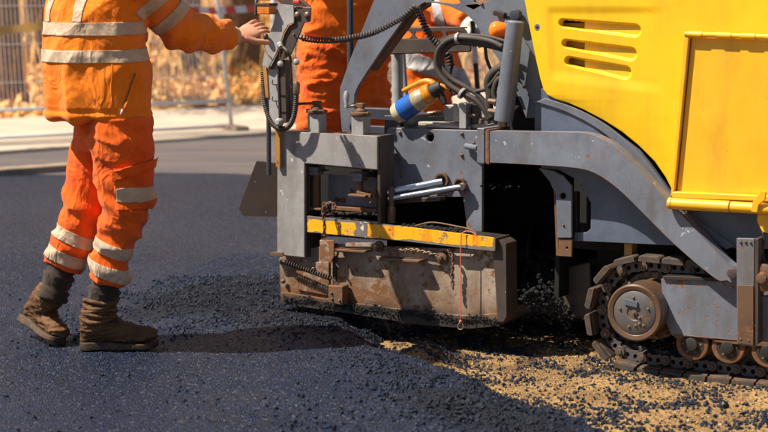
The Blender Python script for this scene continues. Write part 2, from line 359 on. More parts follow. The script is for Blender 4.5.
# bolt meshes, shared between copies (head points to -v)
def bolt_mesh():
    b = bmesh.new()
    lathe_bm(b, [(1.35, 0), (1.35, -0.25)], (0, 0, 0), (0, 1, 0), 16)
    lathe_bm(b, [(1.0, -0.25), (1.0, -0.95), (0.8, -1.1)], (0, 0, 0), (0, 1, 0), 6)
    lathe_bm(b, [(0.5, -1.1), (0.5, -1.5), (.35, -1.6)], (0, 0, 0), (0, 1, 0), 10)
    bmesh.ops.recalc_face_normals(b, faces=b.faces); me = bpy.data.meshes.new('bolt'); b.to_mesh(me); b.free(); me.materials.append(M['bolt']); return me
BOLT = bolt_mesh()
def bolt(p, r, parent, rot=None):
    o = bpy.data.objects.new('bolt', BOLT); COL.objects.link(o); o.parent = parent; o.location = p; o.scale = (r, r, r)
    if rot: o.rotation_euler = rot
    return o
def chain_bm(b, pts, pitch=0.018, r=0.0028):
    P = resample(pts, pitch); fr = frames(P)
    for i, (p, t, n, c) in enumerate(fr):
        s = n if i % 2 else c; hl = pitch*0.72; hw = pitch*0.36; lp = []
        for k in range(12):
            a = 2*math.pi*k/12; lp.append(p+t*(math.copysign(hl-hw, math.cos(a))+hw*math.cos(a))*1.0+s*hw*math.sin(a))
        lp.append(lp[0]); tube_bm(b, lp, r, 6, False)
    return b

# ================================================================== GROUND
def sheet(name, pts, z, mat, kind='structure'):
    b = bmesh.new(); b.faces.new([b.verts.new((x, y, z)) for x, y in pts]); o = add(name, b, mat); o['kind'] = kind; return o
sheet('ground', [(-250, -60), (250, -60), (250, 420), (-250, 420)], -0.16, M['leaf_ground'])
sheet('old_road', [(-14, 8.6), (22, 8.6), (22, 34), (-14, 34)], -0.022, M['oldroad'])

SZ = -0.098
# sand region outline (ground points) and helpers
SANDPX = [(398, 318), (398, 338), (408, 347), (430, 349), (470, 359), (503, 376), (545, 398), (600, 414), (655, 440), (900, 560), (1300, 330), (1300, 280), (372, 280)]
SP = np.array([[*G(x, y, -0.03)[:2]] for x, y in SANDPX])
def inpoly(X, Y, P):
    c = np.zeros(X.shape, bool); n = len(P)
    for i in range(n):
        x0, y0 = P[i]; x1, y1 = P[(i+1) % n]
        cond = ((y0 > Y) != (y1 > Y)) & (X < (x1-x0)*(Y-y0)/((y1-y0) or 1e-9)+x0); c ^= cond
    return c
def sdist(X, Y, P):
    d = np.full(X.shape, 1e9); n = len(P)
    for i in range(n):
        a = P[i]; b_ = P[(i+1) % n]; ab = b_-a; t = np.clip(((X-a[0])*ab[0]+(Y-a[1])*ab[1])/(ab@ab), 0, 1)
        d = np.minimum(d, np.hypot(X-a[0]-t*ab[0], Y-a[1]-t*ab[1]))
    return np.where(inpoly(X, Y, P), d, -d)
def vnoise(X, Y, s, seed=0):
    r = np.random.default_rng(seed); T = r.random((256, 256)); x = X*s; y = Y*s
    xi = np.floor(x).astype(int); yi = np.floor(y).astype(int); fx = x-xi; fy = y-yi; fx = fx*fx*(3-2*fx); fy = fy*fy*(3-2*fy)
    g = lambda a, b_: T[a % 256, b_ % 256]
    return (g(xi, yi)*(1-fx)+g(xi+1, yi)*fx)*(1-fy)+(g(xi, yi+1)*(1-fx)+g(xi+1, yi+1)*fx)*fy
def fbm(X, Y, s, o=4, seed=0): return sum(vnoise(X, Y, s*2**k, seed+k)*0.5**k for k in range(o))/sum(0.5**k for k in range(o))
def smooth(x, a, b_): t = np.clip((x-a)/(b_-a), 0, 1); return t*t*(3-2*t)
def pxof(X, Y, Z=0):
    dy = Y; dz = Z-HC; f = dy*math.cos(PITCH)-dz*math.sin(PITCH); u = dy*math.sin(PITCH)+dz*math.cos(PITCH)
    return 384+FPX*X/f, 216-FPX*u/f
def blob(px, py, cx, cy, rx, ry, rot=0):
    c, s = math.cos(rot), math.sin(rot); dx = px-cx; dy = py-cy
    return np.exp(-(((dx*c+dy*s)/rx)**2+((-dx*s+dy*c)/ry)**2))
def loose(X, Y):
    "how much loose material lies at a ground point (0..1+) "
    px, py = pxof(X, Y)
    d = 0.95*blob(px, py, 225, 292, 110, 17, -0.20)+0.55*blob(px, py, 235, 262, 60, 9, -0.25)+1.1*blob(px, py, 345, 324, 100, 12, 0.10)+0.5*blob(px, py, 130, 335, 70, 8, -.1)
    d = d+0.75*blob(px, py, 480, 408, 120, 22, 0.35)+0.12*blob(px, py, 360, 425, 120, 20, 0)+0.8*blob(px, py, 560, 425, 90, 14, 0.3)+0.2*blob(px, py, 420, 372, 60, 14, .3)
    return d
def height(X, Y):
    sd_ = sdist(X, Y, SP)+0.17*(fbm(X, Y, 7, 4, 5)-0.5)
    lo = loose(X, Y)
    h = 0.010*(fbm(X, Y, 2.2, 3, 1)-0.5)+0.003*(fbm(X, Y, 60, 2, 9)-0.5)
    h = h+np.clip(lo, 0, 1.6)*(0.030*fbm(X, Y, 28, 4, 3)-0.006)
    px, py = pxof(X, Y); h = h-0.025*blob(px, py, 380, 322, 110, 16, 0.1)+0.01*blob(px, py, 490, 300, 60, 25)
    return h-0.16*smooth(sd_, -0.24, 0.12)
def darkened(X, Y):
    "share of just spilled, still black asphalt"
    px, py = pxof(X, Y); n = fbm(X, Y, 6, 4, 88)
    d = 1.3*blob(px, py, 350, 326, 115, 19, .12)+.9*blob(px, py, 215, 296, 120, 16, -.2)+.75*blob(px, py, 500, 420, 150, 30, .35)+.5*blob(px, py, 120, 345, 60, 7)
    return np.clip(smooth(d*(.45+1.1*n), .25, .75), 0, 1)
def grid_mesh(name, x0, x1, nx, y0, y1, ny, hf, mat, cols=None):
    xs = np.linspace(x0, x1, nx); ys = np.linspace(y0, y1, ny); X, Y = np.meshgrid(xs, ys); Z = hf(X, Y)
    co = np.stack([X, Y, Z], -1).reshape(-1, 3); i = np.arange(nx*ny).reshape(ny, nx)
    q = np.stack([i[:-1, :-1], i[:-1, 1:], i[1:, 1:], i[1:, :-1]], -1).reshape(-1, 4)
    me = bpy.data.meshes.new(name); me.from_pydata(co.tolist(), [], q.tolist()); me.shade_smooth(); me.materials.append(mat)
    if cols:
        a = me.attributes.new(cols[0], 'FLOAT', 'POINT'); a.data.foreach_set('value', cols[1](X, Y).ravel().astype(np.float32))
    o = bpy.data.objects.new(name, me); COL.objects.link(o); o['kind'] = 'structure'; return o
grid_mesh('asphalt_mat', -2.3, 2.1, 440, 4.3, 8.3, 400, height, M['asphalt'], ('darkened', darkened))
# the laid mat goes on around the finely modelled stretch
def far_h(X, Y): return 0*X-0.006
grid_mesh('asphalt_road', -12, 14, 260, 8.28, 13.4, 60, lambda X, Y: -0.006-0.03*smooth(Y+.5*fbm(X, Y, 1.5, 4, 77), 12.2, 13.1), M['asphalt'])
sheet('road_edge', [(2.05, 4.0), (14, 4.0), (14, 8.29), (2.05, 8.29)], -0.14, M['asphalt'])
sheet('asphalt_lane', [(-12, 4.31), (-12, 8.29), (-2.29, 8.29), (-2.29, 4.31)], -0.004, M['asphalt'])
sheet('asphalt_verge', [(-12, -4), (-12, 4.31), (2.09, 4.31), (2.09, -4)], -0.004, M['asphalt'])
def damp_shade(X, Y):  # damp patches kept inside the worker's shadow outline, painted into the colour
    px, py = pxof(X, Y, SZ)
    edge = 372+0.05*(px-500)-0.0014*(px-560)**2*(px > 560)-0.004*(505-px)**2*(px < 505)+10*(fbm(X, Y, 7, 3, 21)-.5)
    d = smooth(edge-py, -1.0, 1.5)
    spots = blob(px, py, 425, 336, 26, 7, -0.2)+blob(px, py, 486, 337, 13, 3)+blob(px, py, 568, 350, 18, 4)+blob(px, py, 590, 345, 14, 4)  # specks left bright as sunlit gaps in that painted shade
    return np.clip(.75*d*smooth(fbm(X, Y, 9, 4, 31), .42, .56)-1.6*smooth(spots*(0.5+fbm(X, Y, 25, 3, 30)), .35, .6), 0, 1)*0.9
grid_mesh('sand_subbase', -0.6, 6.5, 420, 3.2, 8.4, 360, lambda X, Y: SZ+0.022*(fbm(X, Y, 5, 4, 11)-0.5)+0.012*(fbm(X, Y, 40, 3, 12)-0.5)+0.085*blob(*pxof(X, Y), 425, 338, 24, 8)-0.10*smooth(-X, -0.1, .5), M['sand'], ('damp_shade', damp_shade))

# crumbs: geometry-nodes instances on point clouds
def rock_mesh(name, mat, seed, sub=1):
    b = bmesh.new(); bmesh.ops.create_icosphere(b, subdivisions=sub, radius=1); r = random.Random(seed)
    for v in b.verts: v.co *= 0.75+0.5*r.random(); v.co.z *= 0.75
    me = bpy.data.meshes.new(name); b.to_mesh(me); b.free(); me.materials.append(mat); return me
def scatter(name, pos, rad, tone, mat, seed):
    me = bpy.data.meshes.new(name); me.from_pydata(pos.tolist(), [], [])
    for nm, d in (('rad', rad), ('tone', tone)):
        a = me.attributes.new(nm, 'FLOAT', 'POINT'); a.data.foreach_set('value', d.astype(np.float32))
    o = bpy.data.objects.new(name, me); COL.objects.link(o); me.materials.append(mat); o['kind'] = 'stuff'
    g = bpy.data.node_groups.new(name+'_nodes', 'GeometryNodeTree')
    g.interface.new_socket('Geometry', in_out='INPUT', socket_type='NodeSocketGeometry'); g.interface.new_socket('Geometry', in_out='OUTPUT', socket_type='NodeSocketGeometry')
    N = g.nodes; gi = N.new('NodeGroupInput'); go = N.new('NodeGroupOutput'); iop = N.new('GeometryNodeInstanceOnPoints')
    ic = N.new('GeometryNodeMeshIcoSphere'); ic.inputs['Subdivisions'].default_value = 1; ic.inputs['Radius'].default_value = 1
    sp = N.new('GeometryNodeSetPosition'); nz = N.new('ShaderNodeTexNoise'); nz.inputs['Scale'].default_value = 1.3
    vm = N.new('ShaderNodeVectorMath'); vm.operation = 'SUBTRACT'; vm.inputs[1].default_value = (.5, .5, .5)
    vs = N.new('ShaderNodeVectorMath'); vs.operation = 'SCALE'; vs.inputs['Scale'].default_value = 1.6
    g.links.new(nz.outputs['Color'], vm.inputs[0]); g.links.new(vm.outputs[0], vs.inputs[0]); g.links.new(vs.outputs[0], sp.inputs['Offset'])
    sm = N.new('GeometryNodeSetMaterial'); sm.inputs['Material'].default_value = mat
    g.links.new(ic.outputs[0], sp.inputs[0]); g.links.new(sp.outputs[0], sm.inputs[0]); g.links.new(sm.outputs[0], iop.inputs['Instance'])
    at = N.new('GeometryNodeInputNamedAttribute'); at.data_type = 'FLOAT'; at.inputs[0].default_value = 'rad'
    rv = N.new('FunctionNodeRandomValue'); rv.data_type = 'FLOAT_VECTOR'; rv.inputs[0].default_value = (0, 0, 0); rv.inputs[1].default_value = (6.28, 6.28, 6.28)
    sc2 = N.new('FunctionNodeRandomValue'); sc2.data_type = 'FLOAT_VECTOR'; sc2.inputs[0].default_value = (.7, .6, .5); sc2.inputs[1].default_value = (1.3, 1.2, 1.0); sc2.inputs['Seed'].default_value = 4
    ml = N.new('ShaderNodeVectorMath'); ml.operation = 'SCALE'
    g.links.new(sc2.outputs[0], ml.inputs[0]); g.links.new(at.outputs[0], ml.inputs['Scale'])
    g.links.new(gi.outputs[0], iop.inputs['Points']); g.links.new(rv.outputs[0], iop.inputs['Rotation']); g.links.new(ml.outputs[0], iop.inputs['Scale'])
    g.links.new(iop.outputs[0], go.inputs[0])
    m = o.modifiers.new('scatter', 'NODES'); m.node_group = g
    return o
for mt in ('crumb', 'pebble', 'leaf', 'dry'):      # tone is carried per instance
    for n_ in M[mt].node_tree.nodes:
        if n_.type == 'ATTRIBUTE': n_.attribute_type = 'INSTANCER'
def sample(n, x0, x1, y0, y1, dens):
    X = rng.uniform(x0, x1, n); Y = rng.uniform(y0, y1, n); k = rng.random(n) < dens(X, Y); return X[k], Y[k]
def cdens(X, Y):
    s = sdist(X, Y, SP); px, py = pxof(X, Y)
    clump = smooth(fbm(X, Y, 8, 4, 44), 0.40, 0.62)
    d = np.clip(loose(X, Y), 0, 1.2)*(0.12+0.88*clump)+0.008
    d = np.where(s > -0.02, (0.45+0.75*np.exp(-np.maximum(s, 0)/0.20))*(0.15+1.0*clump**1.3)*np.where(px > 600, .75, 1), d)
    return np.clip(d, 0, 1)
X, Y = sample(210000, -1.9, 1.9, 4.5, 7.6, cdens)
H_ = height(X, Y); sandz = SZ+0.022*(fbm(X, Y, 5, 4, 11)-0.5)+0.012*(fbm(X, Y, 40, 3, 12)-0.5)+0.085*blob(*pxof(X, Y), 425, 338, 24, 8)-0.10*smooth(-X, -0.1, .5)
Zg = np.maximum(H_, sandz); r = (0.0022+0.0056*rng.random(len(X))**2.4)*(1+.25*(Y < 5.6))
tag(scatter('loose_asphalt', np.stack([X, Y, Zg+r*0.3], 1), r, rng.random(len(X))**1.6*(1-.7*darkened(X, Y)), M['crumb'], 3), 'black crumbs of loose hot asphalt scattered and heaped around the screed', 'loose asphalt', kind='stuff')
X, Y = sample(60000, -0.1, 2.2, 4.5, 7.4, lambda X, Y: np.where(sdist(X, Y, SP) > 0.0, 0.20*smooth(fbm(X, Y, 6, 3, 50), .4, .65)+.04, 0.0))
sandz = SZ+0.022*(fbm(X, Y, 5, 4, 11)-0.5)+0.012*(fbm(X, Y, 40, 3, 12)-0.5); r = 0.002+0.0045*rng.random(len(X))**2
tag(scatter('pebbles', np.stack([X, Y, sandz+r*.3], 1), r, rng.random(len(X)), M['pebble'], 5), 'pale grit and small stones on the sandy ground by the track', 'gravel', kind='stuff')

# ---- pavement, kerb, bank behind
def lineW(a, b_): return Vector(G(*a)[:2]), Vector(G(*b_)[:2])
pa, pb = lineW((0, 152), (240, 135)); pd = (pb-pa).normalized(); pn = Vector((-pd.y, pd.x))
P0 = pa-pd*14; P1 = pb+pd*16
b = bmesh.new()
for z0, q in ((0, [P0, P1, P1+pn*3.4, P0+pn*3.4]),):
    vs = [b.verts.new((p.x, p.y, 0.015)) for p in q]; f = b.faces.new(vs)
    e = bmesh.ops.extrude_face_region(b, geom=[f]); bmesh.ops.translate(b, verts=[v for v in e['geom'] if isinstance(v, bmesh.types.BMVert)], vec=(0, 0, -0.2))
o = add('pavement', b, M['concrete'], None, 0.02); o['kind'] = 'structure'
ka = Vector(G(-30, 176)[:2]); kb = Vector(G(80, 168)[:2]); kd = (kb-ka).normalized(); kn = Vector((-kd.y, kd.x))
for i in range(3):
    e1 = kb-kd*(0.92*i); e0 = e1-kd*0.905; bb = bmesh.new()
    vs = [bb.verts.new((p.x, p.y, 0.035)) for p in (e0, e1, e1+kn*0.16, e0+kn*0.16)]; f = bb.faces.new(vs)
    e = bmesh.ops.extrude_face_region(bb, geom=[f]); bmesh.ops.translate(bb, verts=[v for v in e['geom'] if isinstance(v, bmesh.types.BMVert)], vec=(0, 0, -0.16))
    o = add('kerb_stone', bb, M['kerb'], None, 0.015)
    tag(o, ['brown concrete kerb stone at the near end of the short row, beside the worker', 'second concrete kerb stone of the short row on the far road side', 'third concrete kerb stone of the row, cut by the left picture edge'][i], 'kerb stone', 'kerb stones on the far side of the newly laid asphalt')
# leaf-covered bank rising behind the fence
def bank(X, Y):
    d = ((X-P0.x)*pn.x+(Y-P0.y)*pn.y)-3.3
    return -0.02+0.075*np.clip(d, 0, 40)+0.25*(fbm(X, Y, 0.35, 4, 61)-.5)*np.clip(d/3, 0, 1)-0.3*(d < 0)
o = grid_mesh('leafy_bank', -26, 30, 150, 12, 70, 150, bank, M['leaf_ground'])
X = rng.uniform(-14, 14, 42000); Y = 15+rng.random(42000)**1.5*30
d_ = ((X-P0.x)*pn.x+(Y-P0.y)*pn.y)-3.4; k = (d_ > 0) & (rng.random(len(X)) < 0.85); X = X[k]; Y = Y[k]; r = 0.03+0.05*rng.random(len(X))
tag(scatter('fallen_leaves', np.stack([X, Y, bank(X, Y)+0.03+.1*rng.random(len(X))**3], 1), r, rng.random(len(X)), M['leaf'], 9), 'orange and brown fallen leaves covering the bank behind the wire fence', 'fallen leaves', kind='stuff')
# dry undergrowth: blade strips
def blades(name, n, ax, ay, hmin, hmax, mat, label, cat_):
    vs = []; fs = []; tn = []
    for i in range(n):
        x, y = ax(), ay(); d0 = ((x-P0.x)*pn.x+(y-P0.y)*pn.y)-3.6
        if d0 < 0: continue
        z = float(bank(np.array([x]), np.array([y]))[0]); h = random.uniform(hmin, hmax); a = random.random()*6.28; w_ = random.uniform(.008, .03)
        dx, dy = math.cos(a)*w_, math.sin(a)*w_; lx, ly = random.gauss(0, .22)*h, random.gauss(0, .22)*h; k = len(vs)
        vs += [(x-dx, y-dy, z), (x+dx, y+dy, z), (x-dx+lx*.4, y-dy+ly*.4, z+h*.6), (x+dx+lx*.4, y+dy+ly*.4, z+h*.6), (x+lx, y+ly, z+h)]
        fs += [(k, k+1, k+3, k+2), (k+2, k+3, k+4)]; t = random.random(); tn += [t]*5
    me = bpy.data.meshes.new(name); me.from_pydata(vs, [], fs); a = me.attributes.new('tone', 'FLOAT', 'POINT'); a.data.foreach_set('value', tn)
    mm = mat.copy(); mm.name = mat.name+'_blades'
    for n_ in mm.node_tree.nodes:
        if n_.type == 'ATTRIBUTE': n_.attribute_type = 'GEOMETRY'
    me.materials.append(mm); o = bpy.data.objects.new(name, me); COL.objects.link(o); tag(o, label, cat_, kind='stuff'); return mm
dryb = blades('dry_undergrowth', 3500, lambda: random.uniform(-12, 14), lambda: random.uniform(19, 40), .2, 1.0, M['dry'], 'pale straw coloured dry reeds and brush behind the fence', 'undergrowth')
# trees
def tree(x, y, h, r0, label, seed):
    rr = random.Random(seed); root = empty('tree', (x, y, float(bank(np.array([x]), np.array([y]))[0])-.05)); tag(root, label, 'tree', 'trees on the leafy bank')
    b = bmesh.new(); pts = [Vector((rr.gauss(0, .04)*i, rr.gauss(0, .04)*i, h*i/6)) for i in range(7)]
    tube_bm(b, cat(pts, 4), lambda t: r0*(1.25-t*0.95) if t > .04 else r0*1.6, 12)
    tips = []
    for i in range(14):
        t = rr.uniform(.3, .98); p = pts[0].lerp(pts[-1], t); a = rr.random()*6.28; ln = rr.uniform(.8, 2.0)*(1.2-t*.5)
        e = p+Vector((math.cos(a)*ln, math.sin(a)*ln, ln*rr.uniform(.4, 1.0))); m_ = (p+e)/2+Vector((0, 0, -.1*ln))
        tube_bm(b, cat([p, m_, e], 4), lambda q: r0*.32*(1.05-q), 6); tips += [m_, e]
    add('trunk', b, M['bark'], root)
    vs = []; fs = []; tn = []
    for tp in tips:
        for q in range(rr.randint(50, 110)):
            c = tp+Vector((rr.gauss(0, .42), rr.gauss(0, .42), rr.gauss(0, .35))); s = rr.uniform(.03, .075)
            u_ = Vector((rr.gauss(0, 1), rr.gauss(0, 1), rr.gauss(0, 1))).normalized(); v_ = u_.orthogonal().normalized()
            k = len(vs); vs += [tuple(c+u_*s), tuple(c+v_*s*.7), tuple(c-u_*s), tuple(c-v_*s*.7)]; fs.append((k, k+1, k+2, k+3)); tn += [rr.random()]*4
    me = bpy.data.meshes.new('crown'); me.from_pydata(vs, [], fs); a = me.attributes.new('tone', 'FLOAT', 'POINT'); a.data.foreach_set('value', tn); me.materials.append(leafb)
    add('crown', me, None, root)
leafb = M['leaf'].copy(); leafb.name = 'tree_leaves'
for n_ in leafb.node_tree.nodes:
    if n_.type == 'ATTRIBUTE': n_.attribute_type = 'GEOMETRY'
    if n_.type == 'MIX': n_.inputs[6].default_value = (.50, .34, .06, 1); n_.inputs[7].default_value = (.85, .62, .22, 1)
TREES = [(8, 19.5, 6, .17, 'thick brown trunk behind the fence at the left picture edge'), (33, 23, 7, .16, 'brown trunk just left of the worker touching the paver'),
         (190, 24, 6, .15, 'trunk seen through the fence above the outstretched sleeve'), (243, 25, 7, .26, 'wide tan trunk between the tilted fence post and the control stand'),
         (410, 27, 6, .2, 'trunk glimpsed through the arch of the grey side plate'), (-40, 26, 7, .2, 'trunk outside the left picture edge, first of the row'),
         (300, 34, 7, .2, 'far trunk hidden behind the worker in the middle'), (130, 36, 7, .22, 'far trunk hidden behind the worker on the left'), (520, 33, 7, .22, 'far trunk hidden behind the yellow hood')]
for i, (px, Y_, h, r0, lb) in enumerate(TREES): q = W(px, 100, Y_); tree(q.x, q.y, h, r0, lb, 100+i)
# far mass of scrub closing the view
vs = []; fs = []; tn = []
for i in range(26000):
    x = random.uniform(-22, 26); y = random.uniform(42, 56); z = float(1.5+5.5*random.random()**1.3); s = random.uniform(.12, .3)
    u_ = Vector((random.gauss(0, 1), random.gauss(0, 1), random.gauss(0, 1))).normalized(); v_ = u_.orthogonal().normalized(); c = Vector((x, y, z)); k = len(vs)
    vs += [tuple(c+u_*s), tuple(c+v_*s*.8), tuple(c-u_*s), tuple(c-v_*s*.8)]; fs.append((k, k+1, k+2, k+3)); tn += [random.random()]*4
me = bpy.data.meshes.new('far_thicket'); me.from_pydata(vs, [], fs); a = me.attributes.new('tone', 'FLOAT', 'POINT'); a.data.foreach_set('value', tn); me.materials.append(leafb)
o = bpy.data.objects.new('far_thicket', me); COL.objects.link(o); tag(o, 'ochre autumn thicket far behind the fence', 'thicket', kind='stuff')

# ---- temporary mesh fence
fa = G(0, 143); fb = G(232, 131); fd = (fb-fa).normalized()
def fence(p0, ln, ang, label, lean=0.0):
    root = empty('fence_panel', p0, ang); tag(root, label, 'fence', 'temporary fence panels along the pavement')
    def T(pts, r, nm='frame_tube'): return tube(nm, [Vector(p) for p in pts], r, M['galv'], root, 10, 1, True)
    T([(0, 0, 0), (0, 0, 2.0)], .021, 'post'); T([(ln, 0, 0), (ln-lean, 0, 2.0)], .021, 'post')
    T([(0, 0, .05), (ln, 0, .05)], .017, 'rail'); T([(0, 0, .30), (ln, 0, .30)], .017, 'rail'); T([(0, 0, 1.97), (ln-lean, 0, 1.97)], .019, 'rail')
    b = bmesh.new(); n = int(ln/.042)
    for i in range(1, n):
        x = i*ln/n; tube_bm(b, [Vector((x, 0, .30)), Vector((x-lean*i/n, 0, 1.97))], .0036, 4, False)
    for z in (.55, .9, 1.25, 1.6): tube_bm(b, [Vector((0, .004, z)), Vector((ln-lean*z/2, .004, z))], .003, 4, False)
    o = add('wire_mesh', b, M['galv'], root); o['kind'] = 'stuff'
    bx_ = box('foot', (ln, 0, .03), (.16, .45, .06), M['kerb'], root, None, .02)
fang = math.atan2(fd.y, fd.x)
fence(fb-fd*3.4-Vector((0, 0, 0)), 3.4, fang, 'wire mesh fence panel ending at the leaning post left of the paver', .22)
fence(fb-fd*6.95, 3.45, fang+.02, 'wire mesh fence panel running out at the left picture edge')
fence(fb+fd*.35+Vector((.1, .3, 0)), 3.4, fang-.05, 'wire mesh fence panel right of the leaning post, half hidden by the paver')
fence(fb+fd*3.95, 3.4, fang-.05, 'farthest wire mesh fence panel, behind the yellow hood')
# barrier tape, red and white
def m_tape():
    b = NB('red_white_tape', 0.5); sx = b.n('ShaderNodeSeparateXYZ'); b.l(b.tc.outputs['Object'], sx.inputs[0])
    s = b.math('GREATER_THAN', b.math('FRACT', b.math('MULTIPLY', sx.outputs[0], 3.6)), .5); b.color(b.mix(s, (.80, .74, .68), (.75, .08, .04))); return b.m
def tape(a, b_, sag, mat, label):
    bm = bmesh.new(); d = b_-a; ln = d.length; n = 40; pr = None
    for i in range(n+1):
        t = i/n; z = -sag*4*t*(1-t); y = .02*math.sin(t*17); rows = [bm.verts.new((t*ln, y+.012*s, z+.035*s)) for s in (-1, 1)]
        if pr: bm.faces.new((pr[0], rows[0], rows[1], pr[1]))
        pr = rows
    o = add('barrier_tape', bm, mat); o.location = a; o.rotation_euler = (0, -math.asin(d.z/ln), math.atan2(d.y, d.x)); m = o.modifiers.new('s', 'SOLIDIFY'); m.thickness = .0015
    tag(o, label, 'barrier tape', 'barrier tapes tied along the fence')
tape(W(158, 12, 15.5), W(300, 4, 17.2), .02, m_tape(), 'red and white striped barrier tape left of the control stand')
M['ytape'] = simple('yellow_orange_tape', (.88, .48, .12), .5)
tape(W(-60, 37, 14.0), W(90, 17, 15.0), .02, M['ytape'], 'yellow orange tape strung across the fence at the left picture edge')

# ================================================================== PAVER
PV = empty('asphalt_paver', O, -YAW)
tag(PV, 'grey and yellow tracked asphalt paver with rusty screed laying the road', 'asphalt paver')
def ramp_pts(pp, v, n=6): return [tuple(p) for p in cat([L(x, y, v) for x, y in pp], n)]

_L = L
def L(px, py, v=0.0): return _L(px, py, v-.09)
# ---- screed end gate: main plate and its pieces
sc_pts = [(279, 259), (318, 256), (492, 256), (493, 318), (488, 324), (470, 326), (420, 321), (345, 309), (281, 301)]
plate('screed_plate', [(330, 244), (493, 250), (503, 300), (503, 318), (498, 322), (476, 325), (420, 319), (345, 308), (331, 305)], 0.0, 0.02, M['screed'], PV)
plate('screed_side_plate', [(279, 258), (330, 243), (330, 306), (281, 299)], 0.004, 0.02, M['screed'], PV)
plate('screed_inner_plate', [(296, 262), (329, 262), (329, 296), (297, 290)], -0.006, 0.009, M['screed'], PV)
# bottom shoe, a bent bar caked in tar
plate('screed_shoe', [(280, 292), (345, 302), (420, 312), (470, 316), (500, 313), (506, 320), (498, 326), (470, 329), (420, 325), (345, 313), (281, 304)], -0.012, 0.22, M['screed'], PV, (), 0.004)
e0, e1 = L(493, 250, -.10), L(503, 322, -.0)
plate('screed_end_plate', [(492, 239), (500, 240), (506, 244), (506.5, 318), (503, 323), (497, 323)], -0.02, 0.10, M['brown'], PV, (), .006)
# tar crust along the shoe
b = bmesh.new()
for i in range(1100):
    t = rng.random(); x = 283+t*215; y = 297.5+22*min(t*1.25, 1)+rng.normal()*2.0+1.5*math.sin(t*40); p = L(x, y, -0.014-0.008*rng.random()); s = .0014+.0035*rng.random()**2
    bmesh.ops.create_icosphere(b, subdivisions=1, radius=s, matrix=Matrix.Translation(p) @ Matrix.Diagonal((1.6, .6, 1, 1)))
o = add('tar_crust', b, M['black'], PV); o['kind'] = 'stuff'
L = _L
# end gate frame (light grey hoop)
plate('end_gate_frame', [(277, 131), (377.5, 136), (377.5, 170), (304.5, 163.5), (304.5, 258), (277, 255)], -0.13, 0.012, M['frame'], PV, (), .004)
P_ = lambda x, y, v: L(x, y, v)
def box_from(name, pts, t, mat, bevel=.003): return prism(name, pts, t, mat, PV, (0, 1, 0), (), bevel)
a = L(377.5, 136, -.13); b2 = L(377.5, 224, -.13)
prism('end_gate_side', [a+Vector((-.008, 0.0125, 0)), a+Vector((.006, 0.0125, 0)), Vector((a.x+.006, a.y+.0125, b2.z)), Vector((a.x-.008, a.y+.0125, b2.z))], .115, M['brown'], PV)
a = L(277, 131.4, -.13); c = L(377.5, 136.4, -.13)
prism('end_gate_top', [a+Vector((0, .013, 0)), c+Vector((0.0, .013, 0)), c+Vector((0, .013, -.010)), a+Vector((0, .013, -.010))], .115, M['rust'], PV)
a = L(304.5, 163.5, -.13); c = L(304.5, 258, -.13)
prism('end_gate_inner_side', [a+Vector((-.010, .013, 0)), a+Vector((0, .013, 0)), Vector((a.x, a.y+.013, c.z)), Vector((a.x-.01, a.y+.013, c.z))], .115, M['brown'], PV)
a = L(277, 131.4, -.13); c = L(277, 255, -.13)
prism('end_gate_outer_side', [a+Vector((0, .013, -.011)), a+Vector((.01, .013, -.011)), Vector((a.x+.01, a.y+.013, c.z)), Vector((a.x, a.y+.013, c.z))], .115, M['grey_worn'], PV)
a = L(305, 164, -.117); c = L(377, 171, -.117)
prism('end_gate_underside', [a+Vector((0, 0, .012)), c+Vector((-.009, 0, .012)), c+Vector((-.009, 0, .0)), a], .10, M['brown'], PV)
pbox('end_gate_lip', 270, 252.5, 283, 255.5, -.134, .03, M['rust'], PV, .001)
# window contents
plate('guide_plate', [(328, 174), (377, 178), (377, 216), (328, 211)], 0.0, .012, M['grey_worn'], PV)
plate('guide_ledge', [(330, 206), (377, 209), (377, 213), (330, 210)], -.05, .05, M['rust'], PV)
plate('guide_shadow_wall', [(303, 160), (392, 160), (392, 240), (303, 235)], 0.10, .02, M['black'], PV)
for (x, y) in ((337.5, 199.5), (343, 200)): lathe('pin_boss', [(.011, 0), (.011, -.008), (.006, -.008), (.006, -.002)], L(x, y, 0), (0, 1, 0), M['brown'], PV, 14, .001)
lathe('pin_boss', [(.010, 0), (.009, -.012), (.005, -.016)], L(351, 191, 0), (0, 1, 0), M['grey_worn'], PV, 14, .001)
for (x, y0, y1, r_) in ((316, 170, 207, .0165), (360, 176, 194, .014)):
    k = L(x, y0, -.065); e = L(x, y1, -.065)
    cyl('spindle', e, k, r_, M['rust'], PV)
    box('spindle_bracket', k+Vector((-.004, 0, .006)), (.062, .06, .020), M['grey_worn'], PV); box('spindle_bracket', k+Vector((0, -.0, -.010)), (.045, .05, .022), M['grey_worn'], PV)
    box('spindle_bracket', k+Vector((.030, 0, .000)), (.04, .05, .006), M['brown'], PV)
    box('spindle_foot', e+Vector((.004, 0, -.004)), (.085, .07, .010), M['rust'], PV)
box('latch_block', L(366, 194, -.06), (.07, .04, .016), M['rust'], PV, Matrix.Rotation(.15, 3, 'Y'))
tube('latch_hook', [L(370, 187, -.08), L(375, 190, -.08), L(374, 200, -.085), L(370, 203, -.085)], .005, M['rust'], PV, 8)
b = bmesh.new()
for i in range(90):
    p = L(310+rng.random()*75, 212+rng.random()*3, -.10+.12*rng.random()); s = .003+.006*rng.random()
    bmesh.ops.create_icosphere(b, subdivisions=1, radius=s, matrix=Matrix.Translation(p) @ Matrix.Diagonal((1.4, 1.2, .6, 1)))
o = add('crusted_dirt', b, M['dark'], PV); o['kind'] = 'stuff'

# ---- striped bar (channel)
bb, sx, base, yel = m_bar()
xl, xr = L(307, 224, -.13).x, L(494, 245, -.13).x
zt = L(400, 227, -.13).z; 
